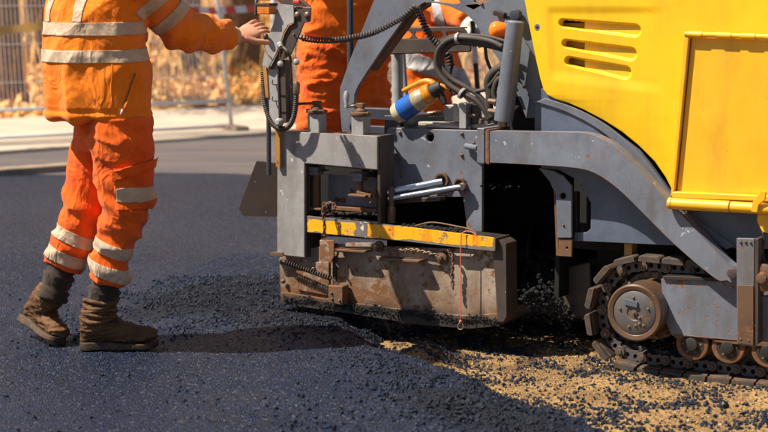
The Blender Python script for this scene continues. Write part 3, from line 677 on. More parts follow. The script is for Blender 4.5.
# stripe mask: along x with a gap, lower edge chipped
def band(a0, a1, ragged):
    t = bb.math('ADD', sx.outputs[0], bb.math('MULTIPLY', bb.math('SUBTRACT', bb.noise(30, 5), .5), ragged))
    return bb.math('MULTIPLY', bb.math('GREATER_THAN', t, a0), bb.math('LESS_THAN', t, a1))
g0, g1 = L(355, 227, -.13).x, L(368, 228, -.13).x
m1 = bb.math('MAXIMUM', band(xl+.004, g0, .05), band(g1, xr-.006, .02))
zlow = L(400, 239, -.13).z
wz = bb.math('GREATER_THAN', bb.math('ADD', sx.outputs[2], bb.math('MULTIPLY', bb.math('SUBTRACT', bb.noise(26, 5), .5), .028)), L(400, 239.5, -.13).z)
wz2 = bb.math('LESS_THAN', bb.math('ADD', sx.outputs[2], bb.math('MULTIPLY', bb.math('SUBTRACT', bb.noise(40, 5), .5), .012)), L(400, 226.5, -.13).z)
fm = bb.math('MULTIPLY', bb.math('MULTIPLY', m1, wz), wz2)
ch = bb.ramp(bb.noise(17, 6, rough=.7), .60, .615); gapm = band(g0-.035, g1+.03, .02)
fm = bb.math('SUBTRACT', fm, bb.math('MULTIPLY', ch, bb.math('ADD', bb.math('MULTIPLY', gapm, .8), .75)), True)
wsp = bb.math('MULTIPLY', gapm, bb.ramp(bb.noise(28, 4), .56, .6))
cc = bb.mix(wsp, bb.mix(fm, base, yel), (.62, .58, .55)); bb.color(cc); bb.bump(bb.math('ADD', bb.noise(50, 5), fm), .001, .6)
M['bar'] = bb.m
zb = L(400, 243.5, -.13).z
bh = Vector((0, 0, 1))
plate('striped_bar', [(307, 216), (330, 218.5), (400, 226.3), (494, 238), (494, 251), (470, 248.8), (400, 240.5), (307, 232)], -.13, .012, M['bar'], PV, (), .003)
plate('bar_top', [(307, 216.6), (494, 238.6), (494, 241), (307, 219)], -.117, .125, M['dark'], PV, (), .002)
plate('bar_bottom', [(307, 230), (494, 248.5), (494, 251), (307, 232.2)], -.117, .10, M['dark'], PV, (), .002)
ce = L(494, 244.5, -.13); hh = (L(494, 238, -.13).z-L(494, 251, -.13).z)
box('bar_end', ce+Vector((.004, .062, 0)), (.010, .13, hh), M['brown'], PV, None, .006)
# tar and hose scraps on top of the bar
tube('bar_wire', [L(415, 226, -.10), L(432, 222.5, -.09), L(455, 226, -.09), L(470, 229.5, -.10), L(477, 234, -.11)], .0035, M['rust'], PV, 8)
b = bmesh.new()
for i in range(110):
    t = rng.random(); v_ = -.11+.11*rng.random(); p = L(385+t*85, 225.5+t*10, -.117); p.y = v_; s = .002+.005*rng.random()
    bmesh.ops.create_icosphere(b, subdivisions=1, radius=s, matrix=Matrix.Translation(p+Vector((0, 0, .003))) @ Matrix.Diagonal((1.4, 1.2, .7, 1)))
o = add('loose_tar', b, M['black'], PV); o['kind'] = 'stuff'
lathe('post', [(.017, 0), (.017, .065), (.0115, .068), (.0115, .145), (.009, .150)], L(391.5, 223, -.07), (0, 0, 1), M['rust'], PV, 18)
def L(px, py, v=0.0): return _L(px, py, v-.09)
# ---- things on the screed plate
def shelf(x0, x1, y, v, dep, nm='bracket', mat='rust'):
    a = L(x0, y, v); c = L(x1, y+(x1-x0)*.06, v); 
    prism(nm, [a, c, c+Vector((-.01, 0, -.010)), a+Vector((.01, 0, -.010))], -dep, M[mat], PV, (0, 1, 0), (), .002)
shelf(340, 373, 247, 0.0, .055); shelf(385, 427, 256, 0.0, .060); shelf(457, 478, 252, 0.0, .03, 'bracket', 'screed')
pbox('handle_bar', 345, 243, 372, 246.5, -.05, .014, M['screed'], PV, .004)
for (x, y, r_) in ((380.5, 246, .022), (443, 257.5, .026)):
    lathe('chain_roller', [(r_*.8, 0), (r_, -.004), (r_, -.016), (r_*.8, -.020), (r_*.45, -.020), (r_*.45, -.034), (r_*.25, -.036)], L(x, y, -.004), (0, 1, 0), M['rust'], PV, 22)
for x, y, r_ in ((283.5, 281, .0085), (313.5, 283, .008), (313.5, 268.5, .0075), (281.5, 262.5, .007), (353, 305, .006), (380, 306.5, .006), (433, 310, .006), (332, 289, .005)): bolt(L(x, y, -.008), r_, PV)
plate('hinged_flap', [(319.5, 240), (334, 240), (334, 257), (331, 262), (321, 262), (319.5, 259)], -.045, .008, M['screed'], PV)
plate('hinge_strip', [(332.5, 256), (335.5, 256), (335.5, 286), (332.5, 284)], -.012, .012, M['dark'], PV)
plate('clamp_block', [(328, 285), (343, 286), (342.5, 306), (328, 303)], -.055, .05, M['rust'], PV, (), .006)
for x, y in ((331.5, 293), (339.5, 300.5), (332, 299)): bolt(L(x, y, -.056), .0045, PV)
b = bmesh.new(); coil_bm(b, [L(285, 262, -.04), L(331, 278.5, -.05)], .0085, .0030, .0125, 6, 12); add('tension_spring', b, M['dark'], PV)
tube('spring_wire', [L(283, 261, -.03), L(285, 262, -.04), L(310, 271, -.045), L(331, 278.5, -.05), L(340, 286, -.045)], .0028, M['link'], PV, 8)
b = bmesh.new(); chain_bm(b, cat([L(386, 248.5, -.03), L(400, 250.5, -.035), L(415, 250, -.035), L(436, 255, -.03)], 8), .0135, .0026); add('chain', b, M['bolt'], PV)
b = bmesh.new(); chain_bm(b, cat([L(449, 252, -.035), L(453, 260, -.035), L(452, 275, -.035), L(453, 288, -.035)], 8), .0145, .0028); add('chain', b, M['rust'], PV)
b = bmesh.new(); chain_bm(b, cat([L(324, 205, -.085), L(323, 214, -.087), L(324.5, 225, -.087), L(324, 237, -.082)], 8), .0150, .0028); add('chain', b, M['rust'], PV)
b = bmesh.new(); chain_bm(b, cat([L(325, 209, -.075), L(329, 203, -.055), L(335, 206, -.055), L(333, 212, -.045)], 8), .0150, .0028); add('chain', b, M['rust'], PV)
b = bmesh.new(); chain_bm(b, cat([L(372, 190, -.035), L(374, 197, -.035), L(373, 205, -.035)], 8), .0135, .0026); add('chain', b, M['rust'], PV)
tube('hook', [L(336, 243, -.03), L(338, 252, -.03), L(336, 262, -.03), L(339, 268, -.035)], .0042, M['dark'], PV, 8)
L = _L
# ---- dark wedge plate left of the end gate
plate('deflector_plate', [(256, 161), (277, 163), (277, 217), (243, 216), (238, 209)], .02, .014, M['dark_brown'], PV, (), .004)

# ---- main inner side plate with hole and cylinders
plate('side_plate', [(386, 133), (388, 128), (482, 130.5), (482, 232), (467, 232), (463, 197), (388, 199)], .06, .02, M['grey_worn'], PV, [circ(430, 137, 4, 16, 5)], .003)
plate('side_plate_ledge', [(394, 199), (440, 197), (440, 201), (394, 204)], .0, .06, M['brown'], PV)
for x, y in ((462, 133.5), (462, 155), (400, 128.5+4)): bolt(L(x, y, .06), .0065, PV)
def ring(nm, p, ax, r0, r1, h, mat): lathe(nm, [(r0, 0), (r0, h), (r1, h), (r1, 0)], p, ax, M[mat], PV, 24, .001)
c0, c1 = L(443, 182, .045), L(386, 193, -.05); cyl('cylinder_rod', c0, c1, .0165, M['chrome'], PV, 24)
ring('cylinder_collar', L(443, 180, .058), (0, -1, 0), .031, .022, .018, 'hub')
c2, c3 = L(462, 187, .03), L(388, 199, -.07); cyl('cylinder_rod', c2, c3, .0125, M['chrome'], PV, 24)
ring('cylinder_collar', L(461, 184, .058), (0, -1, 0), .026, .018, .018, 'hub'); lathe('rod_eye', [(.013, -.012), (.018, -.008), (.018, .008), (.013, .012)], L(463, 187, .03), (0, 1, 0), M['brown'], PV)
tube('thin_hose', [L(386, 137, .05), L(395, 148, .045), L(400, 160, .05), L(401, 178, .05)], .0035, M['navy'], PV, 8)
# dark interior: walls and roof of the auger chamber
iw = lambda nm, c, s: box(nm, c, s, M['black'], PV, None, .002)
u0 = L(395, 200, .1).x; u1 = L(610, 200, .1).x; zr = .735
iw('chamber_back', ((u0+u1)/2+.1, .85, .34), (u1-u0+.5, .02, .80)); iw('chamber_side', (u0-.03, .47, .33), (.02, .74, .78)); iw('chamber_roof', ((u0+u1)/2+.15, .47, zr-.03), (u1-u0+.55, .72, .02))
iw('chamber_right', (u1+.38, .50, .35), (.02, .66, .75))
# auger seen faintly in the dark
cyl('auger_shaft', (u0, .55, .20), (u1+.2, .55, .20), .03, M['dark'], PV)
b = bmesh.new(); pr = None
for i in range(90):
    a_ = i*.42; x_ = u0+.02+i*(u1-u0+.15)/90; q = [b.verts.new((x_, .55+math.cos(a_)*r_, .20+math.sin(a_)*r_)) for r_ in (.03, .15)]
    if pr: b.faces.new((pr[0], q[0], q[1], pr[1]))
    pr = q
o = add('auger_flight', b, M['dark'], PV); m = o.modifiers.new('s', 'SOLIDIFY'); m.thickness = .008
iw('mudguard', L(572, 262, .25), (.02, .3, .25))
# tar dust on the dark wall edge
b = bmesh.new()
for i in range(90):
    t = rng.random(); p = L(466+t*62, 232-t*3-44+rng.normal()*2.2+0, .055+.3*t*rng.random()) if rng.random() < .5 else L(510+rng.random()*48, 262+rng.normal()*5+abs(rng.normal())*7, .25+.1*rng.random())
    bmesh.ops.create_icosphere(b, subdivisions=1, radius=.002+.004*rng.random(), matrix=Matrix.Translation(p))
o = add('hanging_tar', b, M['black'], PV); o['kind'] = 'stuff'

b = bmesh.new()
for i in range(1500):
    t = rng.random(); q = rng.random(); p = L(498+t*75, 300, .12+.30*q); top_ = .05+.19*math.exp(-((t-.55)/.32)**2)*(.4+.6*q)+.02*math.sin(t*31+q*9); p.z = -.06+(top_+.06)*min(1, rng.random()**.25)
    bmesh.ops.create_icosphere(b, subdivisions=1, radius=.004+.008*rng.random()**2, matrix=Matrix.Translation(p) @ Matrix.Diagonal((1, .8, .8, 1)))
o = add('asphalt_in_auger_bay', b, M['tarlump'], PV); o['kind'] = 'stuff'
plate('worn_scraper', [(560, 268), (590, 262), (592, 318), (556, 320)], .20, .02, M['brown'], PV, (), .01)
# ---- big side plate with the arched opening (swan shape)
arch = [(342, 133), (340, 110), (340, 88), (349, 62), (374, 0), (390, -42), (560, -42), (556, 20), (545, 118), (526, 118), (516, 92), (506, 71), (490, 47), (475, 23), (466, 14), (450, 6.5), (436, 3), (424, 2.5), (414, 8), (402, 22), (385, 45), (369.5, 68), (358, 86), (354.5, 94), (354, 103), (357, 118), (357, 133)]
plate('arched_side_plate', arch, .07, .022, M['grey'], PV, [[(430, -5), (458, -2), (460, 3), (455, 4), (432, 1)], [(473, -6), (489, -6), (488, 1), (481, 5), (474, 2)]], .003)
plate('rib_plate', [(402, 22), (414, 8), (426, 2.5), (426, 6), (416, 12), (405, 27), (372, 71), (369.5, 67)], .0935, .05, M['rust'], PV, (), .002)
for x, y in ((414.5, 6), (411, 12), (482, 4)): bolt(L(x, y, .07), .006, PV)
box('beacon_shadow_block', L(500, 14, .05), (.05, .03, .02), M['dark'], PV, Matrix.Rotation(.25, 3, 'Y'))  # dark block added in place of the beacon's irregular shadow on the plate
# ---- beacon
bc = L(503, 31, .0)
lathe('beacon', [(.018, .0), (.033, .006), (.035, .02), (.034, .045), (.025, .058), (.010, .064)], L(505, 31, .055), Vector((-.75, -.62, .1)), M['beacon'], PV, 28, .003)
ring('beacon_base', L(507, 27.5, .068), (-.6, -.7, .1), .036, .01, .02, 'grey'); box('beacon_bracket', L(507, 40, .055), (.03, .03, .03), M['dark'], PV)
# ---- leaning pipe
p0_, p1_ = L(515.5, 21, -.02), L(503.5, 121, -.02)
lathe('exhaust_pipe', [(.030, 0), (.034, .004), (.037, (p0_-p1_).length*.6), (.038, (p0_-p1_).length)], p0_, p1_-p0_, M['grey'], PV, 32)
cyl('pipe_stub', L(503, 121, -.02), L(503, 127, -.02), .016, M['bolt'], PV)
for y in (101, 111): cyl('pipe_fitting', L(489, y, -.0), L(497, y+1, -.01), .012, M['bolt'], PV, 8)
lathe('pipe_top_boss', [(.022, 0), (.022, .03), (.012, .032)], L(517.5, 15, .06), (0, -1, 0), M['navy'], PV)
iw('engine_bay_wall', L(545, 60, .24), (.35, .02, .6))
plate('post_plate', [(524, 40), (536, 60), (543, 95), (543, 131), (534.5, 131), (534.5, 104), (520, 80), (512, 68)], .055, .012, M['grey'], PV)
bolt(L(538.5, 102, .055), .006, PV); bolt(L(524, 87, .055), .005, PV)
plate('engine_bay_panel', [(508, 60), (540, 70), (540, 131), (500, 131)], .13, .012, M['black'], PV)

# ---- tow arm
top = [(482, 131), (530, 132), (570, 132.5), (588, 134), (606, 141), (622, 153), (642, 173), (665, 198), (690, 224), (712, 247), (735, 270)]
bot = [(482, 162), (530, 164.5), (568, 167), (590, 171), (608, 181), (625, 195), (645, 215), (668, 238), (690, 258), (712, 276), (722, 282)]
def arc2(pp, n=5): return [(p.x, p.y) for p in cat([Vector((x, y, 0)) for x, y in pp], n)]
endc = [(733+9.5*math.cos(R(a)), 273+9.5*math.sin(R(a))) for a in (-40, -15, 15, 45, 75, 105, 130)]
plate('tow_arm', arc2(top)[:-1]+endc+arc2(bot)[::-1][1:], -.14, .065, M['grey_worn'], PV, (), .006)
plate('tow_arm_flange', [(477, 128), (484, 128.5), (484, 164), (477, 163)], -.145, .19, M['grey_worn'], PV, (), .003)
plate('tow_arm_flange', [(486, 129.5), (489, 129.7), (489, 164.5), (486, 164)], -.143, .19, M['rust'], PV, (), .002)
lathe('arm_pin', [(.02, 0), (.02, -.012), (.012, -.014)], L(733, 273, -.14), (0, 1, 0), M['brown'], PV)
bolt(L(474, 143, .02), .006, PV); cyl('arm_stud', L(466, 146, .05), L(478, 148, .0), .012, M['grey_worn'], PV)
# ---- body plate (fender) behind the arm
body = [(541, 88), (560, 100), (600, 120), (640, 150), (680, 205), (790, 215), (790, 249.5), (735, 248.5), (574, 241), (574, 232.5), (586, 232.5), (590.5, 229), (590.5, 203), (578, 181), (558, 170), (541, 168)]
plate('body_plate', body, -.035, .02, M['grey_blue'], PV, (), .003)
lip0 = [(545, 98), (575, 108), (605, 124), (632, 146), (655, 172), (675, 200), (700, 222), (735, 246)]
lip = arc2(lip0)+[(p[0]-9, p[1]+4) for p in arc2([(x, y) for x, y in lip0][::-1])]
plate('fender_lip', lip, -.045, .0095, M['grey'], PV, (), .003)
plate('body_bottom_flange', [(574, 238), (735, 246), (790, 247), (790, 249.3), (735, 248.3), (574, 240.8)], -.0145, .22, M['grey_blue'], PV, (), .002)
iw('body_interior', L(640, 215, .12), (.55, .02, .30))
# hanging bracket
plate('hanging_bracket', [(538, 168), (553, 171), (563, 176), (571.5, 186), (571.5, 238), (557.5, 238), (555.5, 195), (549, 181)], -.07, .014, M['grey'], PV, [circ(562.7, 196, 3.2, 12)], .003)
plate('hanging_bracket_side', [(553.5, 190), (556.5, 193), (559, 256), (556, 256)], -.06, .05, M['rust'], PV)
plate('hanging_bracket_foot', [(558.5, 239), (572, 239), (571.5, 257), (558.5, 256)], -.064, .012, M['rust'], PV, [circ(567, 248, 1.3, 8)], .002)
bolt(L(563.5, 225, -.07), .004, PV)
pbox('rear_stay', 571.5, 192, 577, 236, -.02, .03, M['dark'], PV)

# ---- hood: a pressed yellow panel with three louvres
xs_l = [(-44, 513), (0, 522.5), (30, 528), (60, 534), (80, 538.5), (90, 541.5), (95, 545), (99, 553), (103, 566), (110, 582), (120, 601), (132, 620), (146, 637), (162, 653), (178, 664), (190, 670), (200, 673), (214, 675)]
def xleft(y): return float(np.interp(y, [a for a, _ in xs_l], [c for _, c in xs_l]))
LV = [((562, 23), (634, 30.5), 4.0, 6.2), ((565, 43.5), (629.5, 54), 4.0, 6.4), ((568, 61), (624, 72.5), 4.2, 6.4)]
def cap_t(x, y, lv):
    (ax, ay), (cx, cy), r0, r1 = lv; t = np.clip(((x-ax)*(cx-ax)+(y-ay)*(cy-ay))/((cx-ax)**2+(cy-ay)**2), 0, 1)
    return t, np.hypot(x-ax-t*(cx-ax), y-ay-t*(cy-ay))/(r0+(r1-r0)*t)
def hood_d(x, y):
    tl = 547+.05*y; d = 0.006*smooth(x, tl-4, tl+5)*(1-smooth(x, 634, 672))*smooth(y, 5, 15)*(1-smooth(y-.12*(x-560), 70, 84))
    for lv in LV:
        t, ds = cap_t(x, y, lv); k = np.clip((1.16-ds)/.42, 0, 1); d = d+.024*(1-t*.45)*k*k*(3-2*k)
    return d
NY = 470; yy = np.linspace(-44, 207, NY); XR = 800
xl_ = np.array([xleft(y) for y in yy])[:, None]; Yg = yy[:, None]
dense = np.linspace(0, 1, 290); rest = np.concatenate([dense[:-1]*150, 150+np.linspace(0, 1, 60)*(XR-523-150)])
Xg = np.concatenate([xl_+np.array([[0, 0, .4, 1.0, 1.8]]), xl_+2.6+rest[None]*((XR-xl_-2.6)/(XR-523))], 1); NX = Xg.shape[1]
Yg = np.repeat(Yg, NX, 1); V_ = hood_d(Xg, Yg); V_[:, :5] = [.25, .012, .004, .001, 0]; V_ += .012*np.exp(-np.maximum(0, Xg-xl_)/25)
hole = np.zeros_like(Xg, bool)
for lv in LV: t, ds = cap_t(Xg, Yg, lv); hole |= (ds < .74) & (Xg < 581.5)
vs = []
for j in range(NY):
    for i in range(NX): p = L(Xg[j, i], Yg[j, i], -.060); vs.append((p.x, p.y+V_[j, i], p.z))
idx = np.arange(NX*NY).reshape(NY, NX); q_ = np.stack([idx[:-1, :-1], idx[:-1, 1:], idx[1:, 1:], idx[1:, :-1]], -1)[~hole[:-1, :-1]]; fs = q_.tolist()
me = bpy.data.meshes.new('hood'); me.from_pydata(vs, [], fs); me.shade_smooth(); hood = add('hood', me, M['yellow'], PV); hood['label'] = 'bright yellow hood panel with three louvres'
box('louvre_backing', L(585, 45, .02), (.36, .012, .28), M['yellow_door'], PV)
ring('hood_lock', L(538, 27, -.045), (0, -1, 0), .0125, .005, .008, 'grey'); lathe('hood_lock_bolt', [(.007, 0), (.007, .008), (.004, .010)], L(538, 27, -.045), (0, -1, 0), M['dark'], PV, 10)
# ---- door panel
plate('door', [(690, 37), (810, 41), (810, 196), (674, 192)], -.105, .012, M['yellow_door'], PV, (), .004)
plate('door_gap_shade', [(689.2, 37), (692, 37), (677, 193), (674.2, 193)], -.1065, .002, M['rust'], PV, (), 0)  # thin dark strip standing in for the shade along the door's left edge
plate('door_edge', [(684, 36), (689, 36), (673.5, 196), (670.5, 196)], -.125, .066, M['yellow_door'], PV, (), .003)
cyl('door_hinge_rod', L(685, 34, -.12), L(810, 38.5, -.12), .010, M['yellow_door'], PV, 16)
for x in (688, 717, 741, 766, 790): cyl('hinge_knuckle', L(x, 34.2+(x-685)*.035, -.12), L(x+15, 34.7+(x-685)*.035, -.12), .0125, M['yellow_door'], PV, 16)
cyl('door_rail', L(672, 203.5, -.16), L(730, 206.7, -.16), .021, M['yellow_door'], PV, 24); cyl('door_rail', L(731, 206.8, -.16), L(815, 211.5, -.16), .020, M['yellow_door'], PV, 24)
plate('door_sill', [(672, 192), (810, 198), (810, 203), (672, 198)], -.15, .09, M['yellow_door'], PV, (), .003)
lathe('rail_end', [(.022, 0), (.022, .012), (.015, .016)], L(672, 203.5, -.16), (-1, 0, 0), M['yellow_door'], PV)
plate('rail_clip', [(761, 190), (766, 192), (765, 200), (759, 205), (757, 213), (751, 212), (752, 203)], -.19, .012, M['yellow_door'], PV)
plate('step_bracket', [(757, 214), (775, 215), (775, 235), (762, 232), (757, 222)], -.15, .05, M['yellow_door'], PV)
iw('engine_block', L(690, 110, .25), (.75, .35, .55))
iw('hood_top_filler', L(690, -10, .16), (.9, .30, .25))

# ---- track ---------------------------------------------------------------
VT = 0.0     # pin plane
tk = empty('track', (0, 0, 0)); tk.parent = PV
tp = [L(x, y, VT) for x, y in ((751, 370), (720, 366.5), (690, 363), (660, 359), (636, 356), (618, 349), (607, 334), (603, 316), (604.5, 297), (612, 280), (624, 269.5), (640, 265.5), (665, 267.5), (690, 270), (715, 272.5))]
lo, hi = tp[0], tp[-1]; uR = 2.75
tp = [Vector((uR-.25, 0, lo.z-.0)), *tp, Vector((uR-.25, 0, hi.z)), Vector((uR-.08, 0, hi.z-.08)), Vector((uR, 0, (lo.z+hi.z)/2)), Vector((uR-.08, 0, lo.z+.08))]
zl = tp[1].z
loop = cat(tp, 10, True); loop.append(loop[0].copy())
tot = sum((a-c).length for a, c in zip(loop, loop[1:])); NS = round(tot/.0925); pitch = tot/NS
pins = resample(loop, pitch*.9999)[:NS]
def shoe_mesh():
    b = bmesh.new()
    # x along the track, z outwards, y across
    w_, h0 = .0425, .027
    prof = [(-w_, h0), (-w_*.98, h0+.016), (-w_*.80, h0+.023), (w_*.80, h0+.023), (w_*.98, h0+.016), (w_, h0)]
    prism('', [Vector((x, -.075, z)) for x, z in prof], .30, None, None, bm=b)
    prism('', [Vector((x, -.05, z)) for x, z in ((-.042, .024), (-.042, .0295), (.042, .0295), (.042, .024))], .25, None, None, bm=b)
    bmesh.ops.recalc_face_normals(b, faces=b.faces); me = bpy.data.meshes.new('shoe'); b.to_mesh(me); b.free(); me.materials.append(M['shoe']); return me
def link_mesh():
    b = bmesh.new()
    def side(y0, y1):
        pr = [(-.034, -.012), (-.022, -.021), (-.010, -.015), (.010, -.015), (.022, -.021), (.034, -.012), (.036, .010), (.020, .023), (-.020, .023), (-.036, .010)]
        hole = [[Vector((.009*math.cos(a)+s, y0, .004+.010*math.sin(a))) for a in [2*math.pi*k/8 for k in range(8)]] for s in (-.016, .016)]
        prism('', [Vector((x, y0, z)) for x, z in pr], y1-y0, None, None, holes=hole, bm=b)
    side(-.006, .008); side(.075, .09)
    for v in list(b.verts): v.co.x += pitch/2
    lathe_bm(b, [(.019, -.016), (.021, -.012), (.021, .10)], (0, 0, 0), (0, 1, 0), 16); lathe_bm(b, [(.009, -.022), (.011, -.016)], (0, 0, 0), (0, 1, 0), 10)
    bmesh.ops.recalc_face_normals(b, faces=b.faces); me = bpy.data.meshes.new('track_link'); b.to_mesh(me); b.free(); me.materials.append(M['link']); return me
SM, LM = shoe_mesh(), link_mesh()
cen = sum(pins, Vector())/len(pins)
for i, p in enumerate(pins):
    q = pins[(i+1) % NS]; t = (q-p).normalized(); n = Vector((0, 1, 0)).cross(t); mid = (p+q)/2
    if n.dot(mid-cen) < 0 and abs(t.x) > .5 and (n.z > 0) != (mid.z > cen.z): n = -n
    out = Vector((-t.z, 0, t.x)); out = out if out.dot(mid-Vector((min(max(mid.x, 1.45), uR-.25), 0, cen.z))) > 0 else -out
    mx = Matrix((t, Vector((0, 1, 0)), out)).transposed()
    if mx.determinant() < 0: mx = Matrix((-t, Vector((0, 1, 0)), out)).transposed(); org = q
    else: org = p
    o = bpy.data.objects.new('shoe', SM); COL.objects.link(o); o.parent = tk; o.matrix_local = Matrix.Translation(mid) @ mx.to_4x4()
    m = o.modifiers.new('bevel', 'BEVEL'); m.width = .005; m.segments = 2; m.limit_method = 'ANGLE'
    o = bpy.data.objects.new('track_link', LM); COL.objects.link(o); o.parent = tk; o.matrix_local = Matrix.Translation(org) @ mx.to_4x4()
# frame
plate('track_frame', [(661, 279), (690, 280), (737, 281.5), (800, 284), (800, 346), (737, 341.5), (672, 335.5), (664, 318)], -.085, .10, M['track_grey'], PV, (), .006)
plate('track_frame_skirt', [(673, 334), (737, 340), (800, 345), (800, 349), (737, 344.5), (715, 342), (712, 338.5), (684, 336), (681, 339), (675, 338)], -.088, .03, M['rust'], PV, (), .003)
plate('track_frame_guard', [(663, 276), (800, 281), (800, 284.5), (663, 279.5)], -.095, .12, M['dark'], PV, (), .002)
b = bmesh.new()
for i in range(260):
    x = 664+rng.random()*76; p = L(x, 277.3+(x-664)*.036, -.085+.05*rng.random()); bmesh.ops.create_icosphere(b, subdivisions=1, radius=.0025+.0045*rng.random(), matrix=Matrix.Translation(p))
o = add('grit_on_frame', b, M['shoe'], PV); o['kind'] = 'stuff'
# hub
hc = L(634, 313, -.17); ax = Vector((0, 1, 0))
hub = lathe('drive_hub', [(.080, .016), (.086, .004), (.102, .0), (.108, .006), (.108, .03), (.104, .034), (.104, .10), (.107, .14), (.107, .20)], hc, ax, M['hub'], PV, 48, .002)
lathe('hub_cover', [(.083, .014), (.083, .008), (.079, .005), (.030, .003), (.028, .007), (.012, .007), (.010, .002)], hc, ax, M['hub_cover'], hub, 40, .001)
box('cover_plate', hc+Vector((-.012, .000, .036)), (.050, .006, .022), M['grey_blue'], hub, Matrix.Rotation(.14, 3, 'Y'), .001)
for a in (20, 95, 170, 250, 310): bolt(hc+Vector((.058*math.cos(R(a)), .004, .058*math.sin(R(a)))), .0048, hub)
for a in (35, -35, -75): bolt(hc+Vector((.026*math.cos(R(a)), .004, -.028+.02*math.sin(R(a)))), .0052, hub)
lathe('hub_plug', [(.012, 0), (.012, -.004), (.005, -.004), (.005, -.010)], hc+Vector((0, .003, 0)), ax, M['rust'], hub, 14)
fl = lathe('hub_flange', [(.128, 0), (.132, .004), (.132, .022), (.09, .03)], hc+Vector((.006, .175, 0)), ax, M['rust'], PV, 48)
for k in range(18):
    a = 2*math.pi*k/18; bolt(hc+Vector((.006+.119*math.cos(a), .175, .119*math.sin(a))), .0085, PV)
lathe('sprocket', [(.10, 0), (.10, .03)], hc+Vector((0, .215, 0)), ax, M['dark'], PV, 30)
# rollers
for x, y in ((692, 344), (728, 347), (768, 351), (800, 354)):
    c = L(x, y, -.075); rr_ = lathe('track_roller', [(.060, .0), (.064, .004), (.064, .018), (.052, .026), (.052, .07), (.064, .078), (.064, .1)], c, ax, M['roller'], PV, 36, .0015)
    lathe('roller_hub', [(.046, -.002), (.044, .004), (.026, .004), (.024, -.014), (.016, -.016)], c, ax, M['dark'], rr_, 28)
    for a in (0, 60, 120, 180, 240, 300): bolt(c+Vector((.034*math.cos(R(a)), .002, .034*math.sin(R(a)))), .0045, rr_)
# lower post and right-hand idler fittings
plate('track_post', [(736.5, 238), (754, 238.5), (753.5, 347), (737, 344.5)], -.205, .012, M['track_grey'], PV, (), .003)
plate('track_post_side', [(754.3, 238.5), (758.5, 238.5), (758, 344), (754, 346.5)], -.202, .07, M['brown'], PV, (), .003)
plate('track_post_rusty_plate', [(737.5, 285), (753, 285.5), (753, 345.5), (737.5, 343)], -.209, .0035, M['rust'], PV, (), .001)
for x, y in ((740.5, 242), (745.5, 242), (750.5, 242.3), (741, 339), (749, 340.5)): bolt(L(x, y, -.206), .0042, PV)
plate('idler_plate', [(757, 262), (800, 264), (800, 292), (757, 290)], -.17, .03, M['dark'], PV)
lathe('tension_disc', [(.045, 0), (.050, -.006), (.050, -.020), (.034, -.026), (.020, -.026), (.018, -.036), (.008, -.038)], L(764, 277, -.17), ax, M['rust'], PV, 32)
plate('idler_frame', [(759, 296), (800, 298), (800, 345), (759, 342)], -.15, .05, M['track_grey'], PV, (), .004)
tube('chain_stub', [L(763, 232, -.15), L(764, 240, -.15), L(762, 250, -.15), L(764, 262, -.16)], .006, M['dark'], PV, 8)
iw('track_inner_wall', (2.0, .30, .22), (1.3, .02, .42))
plate('support_leg', [(624, 242), (632, 242), (632, 256), (624, 256)], .0, .06, M['ochre_strip'], PV)
# blocks in the dark left of the track
pbox('cross_member', 556, 286, 590, 320, .33, .03, M['dark'], PV)

# ---- deck and hydraulics inside the arch
zd = L(440, 127.5, .06).z
def dbox(nm, x0, x1, v0, v1, z0, z1, mat, px_y=128): 
    a = L(x0, px_y, v0).x; c = L(x1, px_y, v0).x; return box(nm, ((a+c)/2, (v0+v1)/2, (z0+z1)/2), (c-a, v1-v0, z1-z0), M[mat], PV)
dbox('deck', 388, 480, .085, .75, zd-.03, zd-.008, 'dark'); dbox('deck_front_rail', 384, 400, .10, .5, zd-.05, zd+.02, 'navy')
for i, (x0, x1, v0, v1) in enumerate(((425, 470, .10, .16), (418, 455, .17, .24), (440, 488, .13, .2))): dbox('dirty_board', x0, x1, v0, v1, zd-.006, zd+.006+.004*i, 'cream')
dbox('cross_tube', 358, 392, .30, .36, zd+.0, zd+.05, 'navy'); dbox('cross_block', 384, 408, .12, .40, zd-.02, zd+.035, 'navy'); dbox('low_tube', 355, 392, .55, .60, zd-.10, zd-.05, 'navy')
# valve block
def vb(x0, y0, x1, y1, v, t, mat, nm='valve_block'): return pbox(nm, x0, y0, x1, y1, v, t, M[mat], PV, .004)
vb(444, 105, 456, 121, .12, .07, 'stand'); vb(453, 103, 459, 122, .11, .08, 'cream'); vb(459, 103.5, 466, 129, .08, .07, 'stand', 'valve_plate'); vb(467, 105, 473, 124, .12, .06, 'brown')
cyl('valve_knob', L(444, 113, .16), L(428, 114, .16), .012, M['bolt'], PV)
bolt(L(476.5, 116.5, .09), .007, PV, (0, 0, R(70))); lathe('fitting', [(.010, 0), (.010, .03), (.014, .032), (.014, .045)], L(478, 116, .11), (-1, -.2, 0), M['bolt'], PV, 8)
for x in (481, 488, 495): cyl('union_nut', L(x, 123.5, .07), L(x+.5, 119, .07), .012, M['bolt'], PV, 6)
